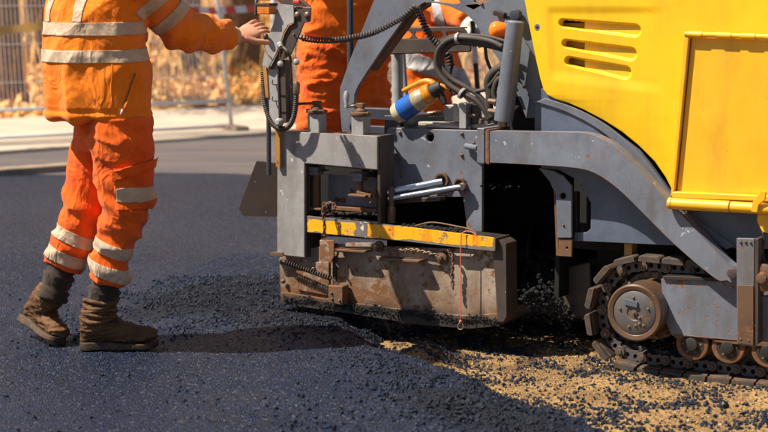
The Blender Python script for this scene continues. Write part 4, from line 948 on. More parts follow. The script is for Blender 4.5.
# hoses
def hose(pts, r_, v0, v1, mat='hose', nm='hydraulic_hose', n=10, seg=12):
    r_ = r_*.86
    q = [L(x, y, v0+(v1-v0)*i/(len(pts)-1)) for i, (x, y) in enumerate(pts)]; return tube(nm, q, r_, M[mat], PV, seg, n)
hose([(503, 47), (490, 41), (472, 38), (455, 38), (443, 44), (437, 54), (437, 68), (446, 82), (460, 92), (474, 99), (483, 108), (489, 120)], .013, .0, .04)
hose([(505, 50), (490, 46), (470, 43), (455, 43), (446, 49), (442, 58), (443, 68), (452, 79), (466, 87), (478, 95), (487, 106), (492, 120)], .0125, .02, .05)
hose([(508, 42), (490, 37), (470, 35), (452, 36), (441, 42)], .008, .0, .03)
hose([(504, 66), (494, 72), (488, 82), (490, 95), (489, 108), (492, 118)], .021, .04, .05)
hose([(506, 78), (498, 80), (494, 92), (497, 106)], .014, .02, .03); hose([(500, 72), (487, 88), (476, 92), (480, 100), (485, 108)], .009, .03, .05)
hose([(485, 46), (487, 60), (492, 72)], .008, .05, .08); hose([(451, 54), (452, 66), (448, 85), (455, 95)], .007, .14, .14, 'dark')
ring('hose_tie', L(456.5, 38.5, .012), (1, 0, 0), .022, .014, .012, 'stand'); ring('hose_tie', L(461, 92.5, .03), (1, 0, -.6), .024, .015, .012, 'stand')
def corr(nm, pts, v0, v1, r_, mat='coil', step=.0085):
    q = [L(x, y, v0+(v1-v0)*i/(len(pts)-1)) for i, (x, y) in enumerate(pts)]; P_s = resample(cat(q, 12), step/4); 
    return tube(nm, P_s, [r_*(1.0, .86, .74, .86)[i % 4] for i in range(len(P_s))], M[mat], PV, 12, 1, True)
corr('corrugated_hose', [(263, 72), (264, 90), (266, 108), (272, 123), (281, 129), (289, 126), (294, 116), (296, 102), (296.5, 92)], -.17, -.19, .0125)
lathe('hose_nozzle', [(.011, 0), (.014, .01), (.014, .045), (.009, .055)], L(296.5, 95, -.19), (.02, 0, 1), M['bolt'], PV)
def coil(nm, pts, v0, v1, R1, r_, pitch_):
    q = cat([L(x, y, v0+(v1-v0)*i/(len(pts)-1)) for i, (x, y) in enumerate(pts)], 12); b = bmesh.new(); coil_bm(b, q, R1, r_, pitch_, 6, 12); return add(nm, b, M['coil'], PV, 0)
coil('coiled_cable', [(302, 38), (318, 40), (338, 40), (356, 37), (374, 32), (392, 23), (406, 15), (416, 6)], -.10, .02, .0105, .0045, .0125)
coil('coiled_cable', [(417, 6), (421, 17), (427, 30), (436, 42), (447, 54), (451, 66)], .04, .10, .0115, .0050, .0135)
hose([(293, 34), (297, 37), (302, 39), (306, 38)], .0042, -.20, -.10, 'coil', 'cable')
# lattice girder and posts behind
def lat():
    v = .45; y0 = 49; pp = [(376, 29), (446, 27), (462, 27), (466, 31), (470, 44), (470, 52), (376, 55)]
    H = [[(x, 31.5), (x+10, 31.2), (x+13, 35), (x+10, 38), (x+2, 38.5), (x-1, 35)] for x in (383, 399, 415, 431, 447)]
    plate('lattice_girder', pp, v, .012, M['brown'], PV, H, .002); plate('girder_face', [(376, 39), (470, 39.5), (470, 51), (376, 54)], v-.02, .018, M['brown'], PV)
    box('girder_top', L(420, 27.3, v+.05)+Vector((0, 0, 0)), (.42, .10, .006), M['brown'], PV)
lat()
cyl('grab_pole', L(350.5, -30, .32), L(350.5, 66, .32), .0145, M['navy'], PV, 20); 
cyl('stay_tube', L(397, 48, .55), L(398, 112, .55), .026, M['stand'], PV, 24); cyl('stay_tube', L(402.5, 50, .62), L(407, 112, .62), .012, M['stand'], PV, 16)
box('grab_pole_foot', L(350.5, 133, .32), (.05, .05, .02), M['navy'], PV); cyl('grab_pole_lower', L(350.5, 66, .32), L(350.5, 134, .32), .0145, M['navy'], PV, 20)
# levelling screws
for x, y0, y1, v, hx in ((317, 109, 128, -.07, 296), (361, 111.5, 131, -.07, 346.5)):
    c = L(x, y0+4, v); zb_ = L(x, y1+6, v).z; box('screw_tube', (c.x, c.y, (c.z+zb_)/2), (.060, .060, c.z-zb_), M['stand'], PV, None, .006)
    lathe('screw_disc', [(.030, 0), (.044, .002), (.044, .012), (.026, .016), (.026, .022), (.014, .03), (.014, .048), (.006, .052)], c, (0, 0, 1), M['rust'], PV, 24)
    for s in (-1, 1): box('disc_nut', c+Vector((.038*s, -.01, .008)), (.014, .014, .018), M['rust'], PV)
    t = c+Vector((0, 0, .042)); hz = L(hx, y0-6, v-.02); hz.z = t.z-.006
    tube('crank_arm', [t, hz], .006, M['bolt'], PV, 10, 1, True); box('crank_boss', t, (.034, .026, .018), M['rust'], PV)
    lathe('crank_handle', [(.007, -.008), (.009, 0), (.007, .012), (.012, .030), (.012, .050), (.007, .062), (.003, .064)], hz, (0, 0, 1), M['stand'], PV, 16)
# ---- control stand
VS = -.20
plate('stand_face', [(280.5, 4), (293.5, 5.5), (294, 22), (288, 25), (284, 32), (280, 44), (276, 54), (268, 68.5), (262, 66), (266, 41), (273, 24), (276, 10)], VS, .007, M['stand'], PV, (), .002)
plate('stand_plate', [(293.8, 6.5), (311, 7.5), (310, 21.5), (304, 23), (300, 33), (291, 54), (283, 60), (276, 69), (268.8, 69.5), (276.5, 55), (280.7, 44), (284.5, 33), (288.5, 26), (294, 22.5)], VS+.012, .008, M['brown'], PV, (), .003)
for x in (297.5, 307.5): lathe('knob', [(.014, 0), (.014, -.005), (.010, -.010), (.005, -.012)], L(x, 15, VS+.012), (0, 1, 0), M['bolt'], PV, 20)
plate('stand_post', [(267, 66), (277, 66), (279, 127), (270, 127)], VS+.02, .03, M['stand'], PV, (), .003)
plate('stand_post_dark', [(278, 60), (285, 60), (286, 123), (279, 123)], VS+.03, .03, M['brown'], PV, (), .003)
plate('stand_edge_strip', [(262.5, 66), (266.5, 66), (268.5, 98), (265.5, 98)], VS+.015, .03, M['ochre_strip'], PV, (), .002)
plate('stand_brace', [(285.5, 62), (288, 64), (292, 120), (287, 122)], VS+.06, .03, M['navy'], PV, (), .002)
plate('stand_lower_strip', [(275.5, 118), (279.5, 118), (280, 167), (275.8, 167)], -.150, .015, M['ochre_strip'], PV, (), .001)
cyl('stand_leg', L(268.5, 96, -.12), L(269, 175, -.12), .010, M['navy'], PV)
for y in (83, 99.5): tube('cable_clip', [L(272.5, y-3, VS+.01), L(272.7, y+1, VS+.005), L(277.5, y+1.6, VS+.005)], .0028, M['dark'], PV, 8)
tube('stand_wire', [L(262, 44, VS), L(266, 52, VS-.01), L(272, 58, VS-.01)], .002, M['ochre_strip'], PV, 6)
tube('plug_cable', [L(283, 47, VS-.02), L(287, 51, VS-.03), L(290, 57, VS-.02), L(290.5, 63, VS-.01)], .0062, M['coil'], PV, 10)
lathe('plug', [(.010, 0), (.013, .004), (.013, .02), (.009, .022), (.009, .032)], L(279.5, 44, VS-.005), (.6, -.6, -.35), M['stand'], PV, 16)
tube('plug_wire', [L(290.5, 63, VS-.01), L(291, 75, VS-.005), L(290, 84, VS), L(292, 88, VS)], .0022, M['dark'], PV, 6)
for x, y, wy in ((280.5, 64, 50), (296.5, 62, 44)):
    lathe('dust_cap', [(.007, -.009), (.013, -.006), (.013, .006), (.007, .010)], L(x, y, VS-.012), (.5, -.8, .2), M['stand'], PV, 18); tube('cap_cord', [L(x-.5, wy, VS), L(x-1, (wy+y)/2, VS-.004), L(x, y-3, VS-.01)], .0014, M['dark'], PV, 6)
lathe('pin_knob', [(.016, 0), (.017, .02), (.010, .03)], L(281, 122, VS+.02), (0, -1, 0), M['stand'], PV, 16)
# orange control box with its frame
box('control_box', L(267, 9.5, VS-.01), (.060, .055, .040), M['orange_box'], PV, None, .004)
box('control_box_lid', L(267, 4.5, VS-.01), (.066, .060, .012), M['brown'], PV, None, .002)
tube('control_box_guard', [L(256, 16, VS-.02), L(256, 3, VS-.02), L(258, -1, VS), L(270, -1, VS)], .006, M['brown'], PV, 10)
lathe('control_knob', [(.012, 0), (.014, .012), (.010, .018)], L(267.5, 36.5, VS-.01), (-.5, -.8, 0), M['brown'], PV, 16)
box('red_switch', L(297, 2, VS+.01), (.03, .02, .014), M['red_pl'], PV)
plate('stand_top_arm', [(273, -3), (300, -1), (310, 7), (293, 6), (281, 4)], VS+.03, .02, M['brown'], PV)

# ================================================================== small separate things
# spray bottle lying on the deck
sb = empty('spray_bottle', toW(L(412, 118, .06))); sb.rotation_euler = (0, 0, -YAW); tag(sb, 'orange trigger spray bottle with blue label lying tilted on the deck', 'spray bottle')
cb = L(412, 118, .06)
def SL(x, y, v=.05): return L(x, y, v)-cb
bx0 = SL(395, 115); bx1 = SL(432, 92); bd = (bx1-bx0).normalized(); bl = (bx1-bx0).length
lathe('bottle_body', [(.018, -.004), (.038, .004), (.044, .020), (.044, bl*.70), (.040, bl*.78), (.026, bl*.90), (.024, bl)], bx0, bd, M['bottle'], sb, 32, .004)
lathe('bottle_label', [(.0446, .038), (.0455, .039), (.0455, bl*.57), (.0446, bl*.575)], bx0, bd, M['blue'], sb, 32, .0003)
lathe('bottle_collar', [(.041, 0), (.043, .004), (.041, .030), (.034, .036)], bx0+bd*(bl*.84), bd, M['orange_pl'], sb, 28)
lathe('bottle_neck', [(.030, 0), (.031, .02), (.022, .048)], bx0+bd*(bl*1.02), bd, M['dark'], sb, 20)
tube('trigger_handle', [SL(403, 91), SL(413, 86), SL(424, 81.5), SL(432, 83), SL(438, 90)], lambda t: .009+.007*t, M['orange_pl'], sb, 12)
tube('spray_nozzle', [SL(436, 84), SL(442, 85.5), SL(449, 89)], .008, M['orange_pl'], sb, 10); tube('grip', [SL(438, 90), SL(442, 97), SL(445, 104)], lambda t: .017-.005*t, M['dark'], sb, 12)
# orange cord with ring
cd = empty('orange_cord', toW(L(460, 240, -.145)), -YAW); tag(cd, 'thin faded orange cord with a small metal ring hanging from the striped bar', 'cord')
c_ = L(460, 240, -.145); tube('string', [L(477, 235.5, -.13)-c_, L(470, 231.5, -.13)-c_, L(463, 232.5, -.14)-c_, L(461, 240, -.147)-c_, L(460.7, 280, -.148)-c_, L(460.5, 322, -.148)-c_], .0022, M['cord'], cd, 6)
b = bmesh.new(); cc_ = L(460.5, 326.5, -.148)-c_; tube_bm(b, [cc_+Vector((.0125*math.cos(a), .002*math.sin(a), .0125*math.sin(a))) for a in np.linspace(0, 2*math.pi, 25)], .0028, 8, False); add('ring', b, M['bolt'], cd)
b = bmesh.new(); bmesh.ops.create_icosphere(b, subdivisions=2, radius=.006, matrix=Matrix.Translation(L(460.5, 321.5, -.148)-c_)); add('knot', b, M['cord'], cd)

# ================================================================== PEOPLE
def eloft(b, pts, rad, side, seg=18):
    "closed elliptical loft: rad = [(r_side, r_other)], rounded ends"
    P = [Vector(p) for p in pts]; rings = []
    for i, p in enumerate(P):
        t = (P[min(i+1, len(P)-1)]-P[max(i-1, 0)]).normalized(); s = Vector(side); s = (s-t*s.dot(t)).normalized(); c = t.cross(s)
        rings.append([b.verts.new(p+s*math.cos(a)*rad[i][0]+c*math.sin(a)*rad[i][1]) for a in [2*math.pi*k/seg for k in range(seg)]])
    for A, B in zip(rings, rings[1:]):
        for k in range(seg): b.faces.new((A[k], A[(k+1) % seg], B[(k+1) % seg], B[k]))
    b.faces.new(rings[0][::-1]); b.faces.new(rings[-1]); return b
def ball(b, c, r, sc=(1, 1, 1)): bmesh.ops.create_icosphere(b, subdivisions=3, radius=r, matrix=Matrix.Translation(Vector(c)) @ Matrix.Diagonal((*sc, 1)))
def fuse(b, voxel, sm=4, fac=.5):
    me = bpy.data.meshes.new('tmp'); bmesh.ops.recalc_face_normals(b, faces=b.faces); b.to_mesh(me); b.free()
    o = bpy.data.objects.new('tmp', me); COL.objects.link(o)
    m = o.modifiers.new('r', 'REMESH'); m.mode = 'VOXEL'; m.voxel_size = voxel
    if sm: m = o.modifiers.new('s', 'SMOOTH'); m.iterations = sm; m.factor = fac
    dg = bpy.context.evaluated_depsgraph_get(); out = bpy.data.meshes.new_from_object(o.evaluated_get(dg)); bpy.data.objects.remove(o); bpy.data.meshes.remove(me); return out
def wrinkle(me, fn):
    n = len(me.vertices); co = np.empty(n*3); no = np.empty(n*3); me.vertices.foreach_get('co', co); me.vertices.foreach_get('normal', no)
    co = co.reshape(-1, 3); no = no.reshape(-1, 3); co = co+no*fn(co, no)[:, None]; me.vertices.foreach_set('co', co.ravel()); me.update()
def n3(P, s, seed=0, o=3):
    "cheap 3-D value noise from three rotated 2-D ones"
    x, y, z = P[:, 0]*s[0], P[:, 1]*s[1], P[:, 2]*s[2]
    return (fbm(x+y*.3+50, z+y*.2+50, 1, o, seed)+fbm(y-x*.2+90, z-x*.3+70, 1, o, seed+17))/2
def crease(P, s, seed, o=3, k=3): return (1-np.clip(np.abs(n3(P, s, seed, o)-.5)*5, 0, 1))**k
def ridge(P, s, seed, o=2): return 1-2*np.abs(n3(P, s, seed, o)-.5)*2.2
def patch(src, planes, off, thick, name, mat, parent, pred=None):
    "a strip of the cloth surface between planes, lifted off it"
    b = bmesh.new(); b.from_mesh(src)
    if pred:
        dl = [f for f in b.faces if not pred(f.calc_center_median(), f.normal)]; bmesh.ops.delete(b, geom=dl, context='FACES')
    for co, no in planes:
        bmesh.ops.bisect_plane(b, geom=b.verts[:]+b.edges[:]+b.faces[:], plane_co=co, plane_no=no, clear_outer=True)
    for v in b.verts: v.co += v.normal*off
    me = bpy.data.meshes.new(name); b.to_mesh(me); b.free(); me.materials.clear(); me.materials.append(mat); me.shade_smooth()
    o = bpy.data.objects.new(name, me); COL.objects.link(o); o.parent = parent
    m = o.modifiers.new('s', 'SOLIDIFY'); m.thickness = thick; m.offset = 1; return o
def slab(c, n, h): return [(c+n*h, n), (c-n*h, -n)]
def link(name, me, mat, parent):
    me.materials.clear(); me.materials.append(mat); me.shade_smooth(); o = bpy.data.objects.new(name, me); COL.objects.link(o); o.parent = parent; return o
def head(b, c, fwd, r=.1):
    "head with nose, chin, ears; c = centre"
    s = Vector((-fwd.y, fwd.x, 0)).normalized(); u = Vector((0, 0, 1))
    ball(b, c+u*.02, .094, (1, 1, 1.12)); ball(b, c+fwd*.035-u*.045, .062, (1, 1, 1.1)); ball(b, c+fwd*.065-u*.09, .026)
    eloft(b, [c+fwd*.085+u*.01, c+fwd*.112-u*.03, c+fwd*.10-u*.045], [(.009, .009), (.016, .014), (.014, .010)], s)
    for k in (-1, 1):
        ball(b, c+s*.092*k-u*.01-fwd*.005, .026, (.6, .8, 1.2)); ball(b, c+fwd*.078+s*.034*k+u*.018, .013)
    eloft(b, [c+fwd*.088-u*.062-s*.02, c+fwd*.094-u*.062, c+fwd*.088-u*.062+s*.02], [(.006, .006), (.008, .007), (.006, .006)], u)
def hand(b, wr, d, up, side, spread=.12, curl=0.15, s=1.0, thumb=1):
    "wr wrist, d fingers' direction, up = back of the hand normal, side = towards the thumb"
    d = d.normalized(); up = (up-d*up.dot(d)).normalized(); side = (side-d*side.dot(d)-up*side.dot(up)).normalized()
    eloft(b, [wr-d*.03*s, wr, wr+d*.03*s, wr+d*.07*s, wr+d*.095*s], [(.026*s, .020*s), (.028*s, .019*s), (.038*s, .018*s), (.042*s, .015*s), (.040*s, .012*s)], side)
    for i, (o_, ln, r_) in enumerate(((.031, .072, .0095), (.010, .080, .0098), (-.011, .074, .0094), (-.030, .058, .0084))):
        f = (d+side*(o_*spread*28)).normalized(); p = wr+d*.088*s+side*o_*s; pts = [p-d*.02*s]; q = p; dd = f
        for k, fr in enumerate((.44, .31, .25)):
            dd = (dd-up*curl*(k+.5)).normalized(); q = q+dd*ln*fr*s; pts.append(q.copy())
        rr_ = [r_*1.1, r_, r_*.92, r_*.72]; pp = cat([pts[0], p, *pts[1:]], 4); m_ = len(pp)
        tube_bm(b, pp, [r_*s*(1.12-.38*k/(m_-1)+(.06 if k in (8, 12) else 0)) for k in range(m_)], 12); ball(b, pp[-1], r_*.75*s)
    t0 = wr+d*.022*s+side*.022*s*thumb; td = (d*.75+side*.75*thumb-up*.25).normalized()
    t1 = t0+td*.040*s; t2 = t1+(td+d*.35).normalized()*.032*s; t3 = t2+(td+d*.6-up*.2).normalized()*.024*s
    pp = cat([t0, t1, t2, t3], 4); tube_bm(b, pp, [.0155*s*(1-.38*k/(len(pp)-1)) for k in range(len(pp))], 12); ball(b, t3, .0098*s)
def boot(name, heel, toe, up, parent, ankle, mud=True, side=None):
    "heel/toe = points on the sole's underside"
    f = (toe-heel); ln = f.length; f = f.normalized(); up = (up-f*up.dot(f)).normalized(); s = f.cross(up).normalized(); root = None
    prof = [(0.0, .030, .008), (.03, .037, .0), (.12, .040, .0), (.30, .036, .004), (.45, .036, .006), (.62, .046, .002), (.78, .050, .001), (.90, .044, .005), (.97, .032, .012), (1.0, .016, .020)]
    b = bmesh.new(); rings = []
    for (t, wd, lift) in prof:                                  # upper
        hgt = np.interp(t, [0, .08, .25, .42, .6, .8, .93, 1.0], [.075, .098, .105, .092, .070, .058, .050, .026])
        c = heel+f*(t*ln*.97+.004)+up*(.026+lift*.6); rg = []
        for k in range(20):
            a = 2*math.pi*k/20; x = math.cos(a)*wd*.93; y = math.sin(a); y = (y*.5+.5)*hgt if y > 0 else y*.004+.5*hgt*(1+y); 
            taper = 1-.45*max(0, (y/hgt))**2*(1 if t < .5 else .7); rg.append(b.verts.new(c+s*x*taper+up*y))
        rings.append(rg)
    for A, B in zip(rings, rings[1:]):
        for k in range(20): b.faces.new((A[k], A[(k+1) % 20], B[(k+1) % 20], B[k]))
    b.faces.new(rings[0][::-1]); b.faces.new(rings[-1])
    base = heel+f*ln*.21; eloft(b, [base+up*.06, base+up*.10, base+up*.10+(ankle-base-up*.10)*.5, ankle], [(.044, .056), (.048, .058), (.053, .060), (.057, .062)], s)
    me = fuse(b, .0045, 5)
    wrinkle(me, lambda P, N: .0065*crease(P, (16, 16, 48), 5)+.004*crease(P, (40, 40, 60), 9)+.003*n3(P, (60, 60, 60), 8)-.003)
    up_ = link(name, me, M['boot'], parent)
    b = bmesh.new(); rings = []
    for (t, wd, lift) in prof:
        c = heel+f*(t*ln)+up*lift*(.5 if t > .9 else .4); hh = .030 if t < .32 else (.022 if t < .9 else .020)
        rings.append([b.verts.new(c+s*x*wd*1.04+up*y) for x, y in ((-1, .0), (-1.03, hh*.5), (-1, hh), (1, hh), (1.03, hh*.5), (1, 0))])
    for A, B in zip(rings, rings[1:]):
        for k in range(6): b.faces.new((A[k], A[(k+1) % 6], B[(k+1) % 6], B[k]))
    b.faces.new(rings[0][::-1]); b.faces.new(rings[-1]); add('sole', b, M['tread'], up_, .003)
    b = bmesh.new()
    for i in range(5):
        t = .40+.055*i if i < 4 else .36; c = heel+f*ln*(.56-.06*i)+up*(.092+.012*i)
        tube_bm(b, cat([c-s*.030-up*.012, c-s*.012+up*.006+f*.006, c+s*.012+up*.006-f*.006, c+s*.030-up*.012], 4), .0032, 6)
    add('laces', b, M['lace'], up_)
    return up_
U = Vector((0, 0, 1))

# ---------------- worker touching the paver
w1 = empty('person', G(110, 353)); tag(w1, 'worker in orange fleece with reflective bands reaching a hand to the paver, mid-stride', 'person', 'road workers in orange')
inv = -w1.location
def Wl(px, py, Y): return W(px, py, Y)+inv
fa_ = R(48); F1 = Vector((math.cos(fa_), math.sin(fa_), 0)); L1 = Vector((-math.sin(fa_), math.cos(fa_), 0))    # facing / his left
YB = 6.0
hipc = Wl(112, 118, YB)
rh = Wl(121, 122, YB-.07); lh = Wl(104, 122, YB+.07); rk = Wl(124, 213, YB-.06); ra = Wl(103, 300, YB-.02); lk = Wl(84, 214, YB+.06); la = Wl(62, 272, YB+.06)
# trousers
b = bmesh.new(); ls = L1
eloft(b, [hipc+U*.12, hipc+U*.04, hipc-U*.04, hipc-U*.12], [(.13, .09), (.15, .10), (.178, .128), (.16, .115)], L1)
def leg(b, h, k, a, s, w=1.0):
    m1 = h.lerp(k, .5); m2 = k.lerp(a, .5)
    eloft(b, [h+U*.02, h.lerp(k, .22), m1, k.lerp(h, .12), k, k.lerp(a, .2), m2, a.lerp(k, .12), a], [(.105*w, .115*w), (.108*w, .118*w), (.103*w, .108*w), (.096*w, .100*w), (.086*w, .089*w), (.082*w, .085*w), (.078*w, .080*w), (.075*w, .077*w), (.075*w, .077*w)], s)
leg(b, rh, rk, Wl(108, 279, YB-.03), L1, 1.02); leg(b, lh, lk, Wl(62, 268, YB+.06), L1, .93)
me = fuse(b, .006, 5)
def tw(P, N):
    Q = P.copy(); Q[:, 2] += .55*P[:, 0]; d = .012*ridge(Q, (7, 7, 7), 41)+.012*crease(Q, (8, 8, 9), 46, 2, 2)+.002*crease(Q, (20, 20, 24), 47, 2, 2)-.010
    zk = np.exp(-((P[:, 2]-rk.z)/.10)**2)+1.2*np.exp(-((P[:, 2]-(ra.z+.12))/.09)**2)+.9*np.exp(-((P[:, 2]-(rh.z-.03))/.09)**2)
    ax_ = P[:, 0]*.55+P[:, 2]; return d*(.7+.5*zk)+.004*zk*np.sin(ax_*70+9*n3(P, (6, 6, 6), 3))
wrinkle(me, tw)
trs = link('trousers', me, M['trousers'], w1)
shn = (rk-ra).normalized(); lsh = (lk-la).normalized()
isR = lambda c: (c-rk).cross((ra-rk).normalized()).length < (c-lk).cross((la-lk).normalized()).length
for y, h_ in ((251, .024), (275, .023)): c = Wl(112, y, YB-.10); n_ = (shn+Vector((.12, 0, 0))).normalized(); patch(me, slab(c, n_, h_), .002, .0015, 'reflective_band', M['tape'], trs, lambda c_, n: isR(c_) and c_.z < rk.z)
for (x, y), h_ in (((80, 238), .023), ((69, 257), .023)): c = Wl(x, y, YB+.06); n_ = (lsh+Vector((.05, 0, -.0))).normalized(); patch(me, slab(c, n_, h_), .002, .0015, 'reflective_band', M['tape'], trs, lambda c_, n: not isR(c_) and c_.z < lk.z)
# cargo pocket on the right thigh
pc = Wl(139, 180, YB-.12)
def inpx(c, x0, x1, y0, y1):
    x, y = pxof(c.x-inv.x, c.y-inv.y, c.z-inv.z); return x0 < x < x1 and y0 < y < y1
pk = patch(me, [(Wl(122, 180, 6), Vector((-1, 0, 0))), (Wl(140, 163, 6), U), (Wl(140, 205, 6), -U)], .006, .004, 'cargo_pocket', M['trousers'], trs, lambda c, n: n.y < .25 and isR(c) and c.x > rk.x-.09 and c.z > rk.z-.05)
patch(me, [(Wl(120, 180, 6), Vector((-1, 0, 0))), (Wl(140, 160, 6), (U+Vector((-.25, 0, 0))).normalized()), (Wl(140, 170, 6), -(U+Vector((-.35, 0, 0))).normalized())], .012, .003, 'pocket_flap', M['trousers'], trs, lambda c, n: n.y < .25 and isR(c) and c.x > rk.x-.09)
patch(me, [(Wl(124, 180, 6), Vector((-1, 0, 0))), *slab(Wl(140, 193.5, YB-.12), U, .025)], .0115, .0015, 'pocket_band', M['tape'], trs, lambda c, n: n.y < .25 and isR(c) and c.x > rk.x-.09)
# socks and boots
def sock(a, k, name='sock'):
    d = (k-a).normalized(); pts = [a-d*.03+d*.012*i for i in range(15)]
    return tube(name, pts, [.056+.005*math.sin(i*2.6)+.004*math.sin(i*1.1) for i in range(15)], M['sock'], w1, 20, 1, True)
heel, toe = Wl(80.5, 355, 5.97), Wl(159, 354, 6.0); heel.z = toe.z = inv.z+.004
ank = Wl(101, 306, YB-.02); sock(ank, Wl(107, 280, YB-.03)); boot('boot', heel, toe, U, w1, ank)
b = bmesh.new(); 
for i in range(5): q = ank+U*(.022-.017*i)+Vector((-.003*i, 0, 0)); tube_bm(b, [q+Vector(((.062-.004*(i % 2))*math.cos(a), .060*math.sin(a), .007*math.sin(a*2+i*2))) for a in np.linspace(0, 6.283, 25)], .0085, 8, False)
add('boot_collar', b, M['boot'], w1, 0, True)
h2, t2 = Wl(23, 322, 6.22), Wl(61, 351, 6.0); t2.z = max(t2.z, inv.z+.004); fdir = (t2-h2).normalized()
up2 = Vector((.62, -.1, .78)); ank2 = Wl(54, 292, YB+.05); sock(ank2, Wl(62, 266, YB+.06)); boot('boot', h2, h2+fdir*.28, up2, w1, ank2)
# jacket
hem = Wl(99, 117, YB+.02); sh = Wl(95, -27, YB+.0)
rs = sh-L1*.185+U*.0; lsd = sh+L1*.185; re = Wl(181, 30, YB+.14); rw = Wl(229, 36, YB+.36)
b = bmesh.new()
tc = [hem.lerp(sh, t) for t in (0, .05, .25, .5, .75, .92, 1.0)]
eloft(b, tc, [(.206, .182), (.214, .188), (.214, .180), (.212, .166), (.225, .150), (.20, .115), (.13, .085)], L1, 28)
eloft(b, [sh+U*.0, sh+U*.06], [(.075, .075), (.065, .065)], L1)
eloft(b, [rs+L1*.05, rs, rs.lerp(re, .3), rs.lerp(re, .7), re, re.lerp(rw, .3), re.lerp(rw, .7), re.lerp(rw, .93), re.lerp(rw, .98)], [(.085, .095), (.088, .10), (.090, .096), (.080, .080), (.076, .074), (.074, .072), (.064, .062), (.058, .056), (.050, .048)], U)
le = lsd+F1*.06-U*.27-L1*.01; lw_ = le+F1*.03-U*.22-L1*.02
eloft(b, [lsd-L1*.05, lsd, lsd.lerp(le, .5), le, le.lerp(lw_, .5), lw_], [(.08, .09), (.085, .09), (.078, .078), (.07, .07), (.06, .06), (.048, .048)], U)
me = fuse(b, .007, 6)
armax = (re-rs).normalized()
def dline(P, a, c):
    a = np.array(a); c = np.array(c); t = np.clip(((P-a)@(c-a))/((c-a)@(c-a)), 0, 1); return np.linalg.norm(P-a-t[:, None]*(c-a), axis=1), t
def jw(P, N):
    dA, tA = dline(P, rs, re); dB, tB = dline(P, re, rw); arm = np.minimum(dA, dB) < .13; arm &= (P-np.array(rs)) @ np.array(armax) > .05
    Q = P.copy(); Q[:, 2] -= .5*P[:, 0]; Q2 = P.copy(); Q2[:, 0] += .25*P[:, 2]; d = .028*(n3(P, (5, 5, 3.2), 71, 3)-.5)+.014*crease(Q, (4.5, 4.5, 4.5), 73, 2, 2)+.015*crease(Q2, (7, 7, 2.2), 79, 2, 2)+.003*crease(Q, (15, 15, 12), 78, 2, 2)-.010
    foldarm = .008*np.sin((P[:, 0]*1.6-P[:, 2]*.9)*48+5*n3(P, (6, 6, 6), 6))*(np.exp(-((P[:, 0]-re.x)/.07)**2)+.8*np.exp(-((P[:, 0]-rw.x)/.05)**2))
    hemz = hem.z; pin = -.007*np.exp(-((P[:, 2]-hemz-.030)/.006)**2)+.004*np.exp(-((P[:, 2]-hemz-.012)/.012)**2)
    tor = ~arm; diag = .011*np.sin((P[:, 2]*.75+P[:, 0]*1.05)*26+6*n3(P, (3, 3, 3), 9))*np.exp(-(((P[:, 0]-hem.x-.12)/.12)**2))*np.exp(-((P[:, 2]-hemz-.22)/.17)**2)
    vert = .008*np.sin((P[:, 0]-P[:, 1])*30+5*n3(P, (3, 3, 2), 19))*np.exp(-((P[:, 2]-hemz)/.22)**2)
    return d*np.where(arm, .7, 1)+np.where(arm, foldarm, 0)+np.where(tor & (P[:, 2] < hemz+.12), pin, 0)+np.where(tor, diag+vert, 0)
wrinkle(me, jw)
jk = link('jacket', me, M['jacket'], w1)
def arm_d(c, a, e):
    t = max(0, min(1, (c-a).dot(e-a)/(e-a).length_squared)); return (c-a-(e-a)*t).length
notarm = lambda c, n: not ((arm_d(c, rs, re) < .125 and (c-rs).dot(armax) > .085) or arm_d(c, re, rw) < .11)
for y0, y1 in ((22.5, 35), (50, 62)):
    c = Wl(80, (y0+y1)/2, YB-.1); patch(me, slab(c, (U+Vector((-.02, -.03, 0))).normalized(), (y1-y0)/2/266), .002, .0015, 'reflective_band', M['tape'], jk, notarm)
for s_ in (-.075, .10): patch(me, [*slab(sh+L1*s_, L1, .021), (Wl(80, 22.5, YB-.1), -U)], .0025, .0012, 'shoulder_band', M['tape'], jk, notarm)
ax2 = (armax+Vector((.0, 0, 0))).normalized()
for t_, in ((.46,), (.77,)):
    c = rs.lerp(re, t_); nb = (re-rs); nb = Vector((nb.x, nb.y*.4, nb.z)).normalized(); nb = Vector((.62, .22, -.75)).normalized()
    patch(me, slab(c, nb, .023), .002, .0015, 'sleeve_band', M['tape'], jk, lambda c_, n: arm_d(c_, rs, re) < .13 and (c_-rs).dot(armax) > -.02)
# pocket zip and side seam, laid on the surface
bvh = BVHTree.FromPolygons([v.co for v in me.vertices], [p.vertices for p in me.polygons])
def onj(px, py, lift=.003):
    o_ = CAM+inv; d_ = ray(px, py).normalized(); h = bvh.ray_cast(o_, d_); return h[0]+h[1]*lift if h[0] else None
zp = [q for q in (onj(135.5-1.3*i, 73+3.6*i) for i in range(11)) if q]
if len(zp) > 3:
    tube('pocket_zip', zp, .0028, M['brown'], jk, 8, 2); tube('zip_pull', [zp[-1]+Vector((0, -.004, 0)), zp[-1]+Vector((-.006, -.008, -.02))], .004, M['galv'], jk, 8, 1)
    tube('zip_welt', [q+Vector((.006, .001, 0)) for q in zp], .005, M['jacket'], jk, 8, 2)
sm_ = [q for q in (onj(112+.5*math.sin(i)-.1*i, 64+5*i, .0005) for i in range(10)) if q]
if len(sm_) > 3: tube('side_seam', sm_, .0016, M['jacket'], jk, 6, 2)
b = bmesh.new(); eloft(b, [re.lerp(rw, .93), rw, rw+(rw-re).normalized()*.035], [(.046, .044), (.042, .040), (.038, .036)], U, 20); cm = fuse(b, .005, 3); wrinkle(cm, lambda P, N: .004*ridge(P, (50, 20, 20), 3)-.002); link('cuff', cm, M['cuff'], w1)
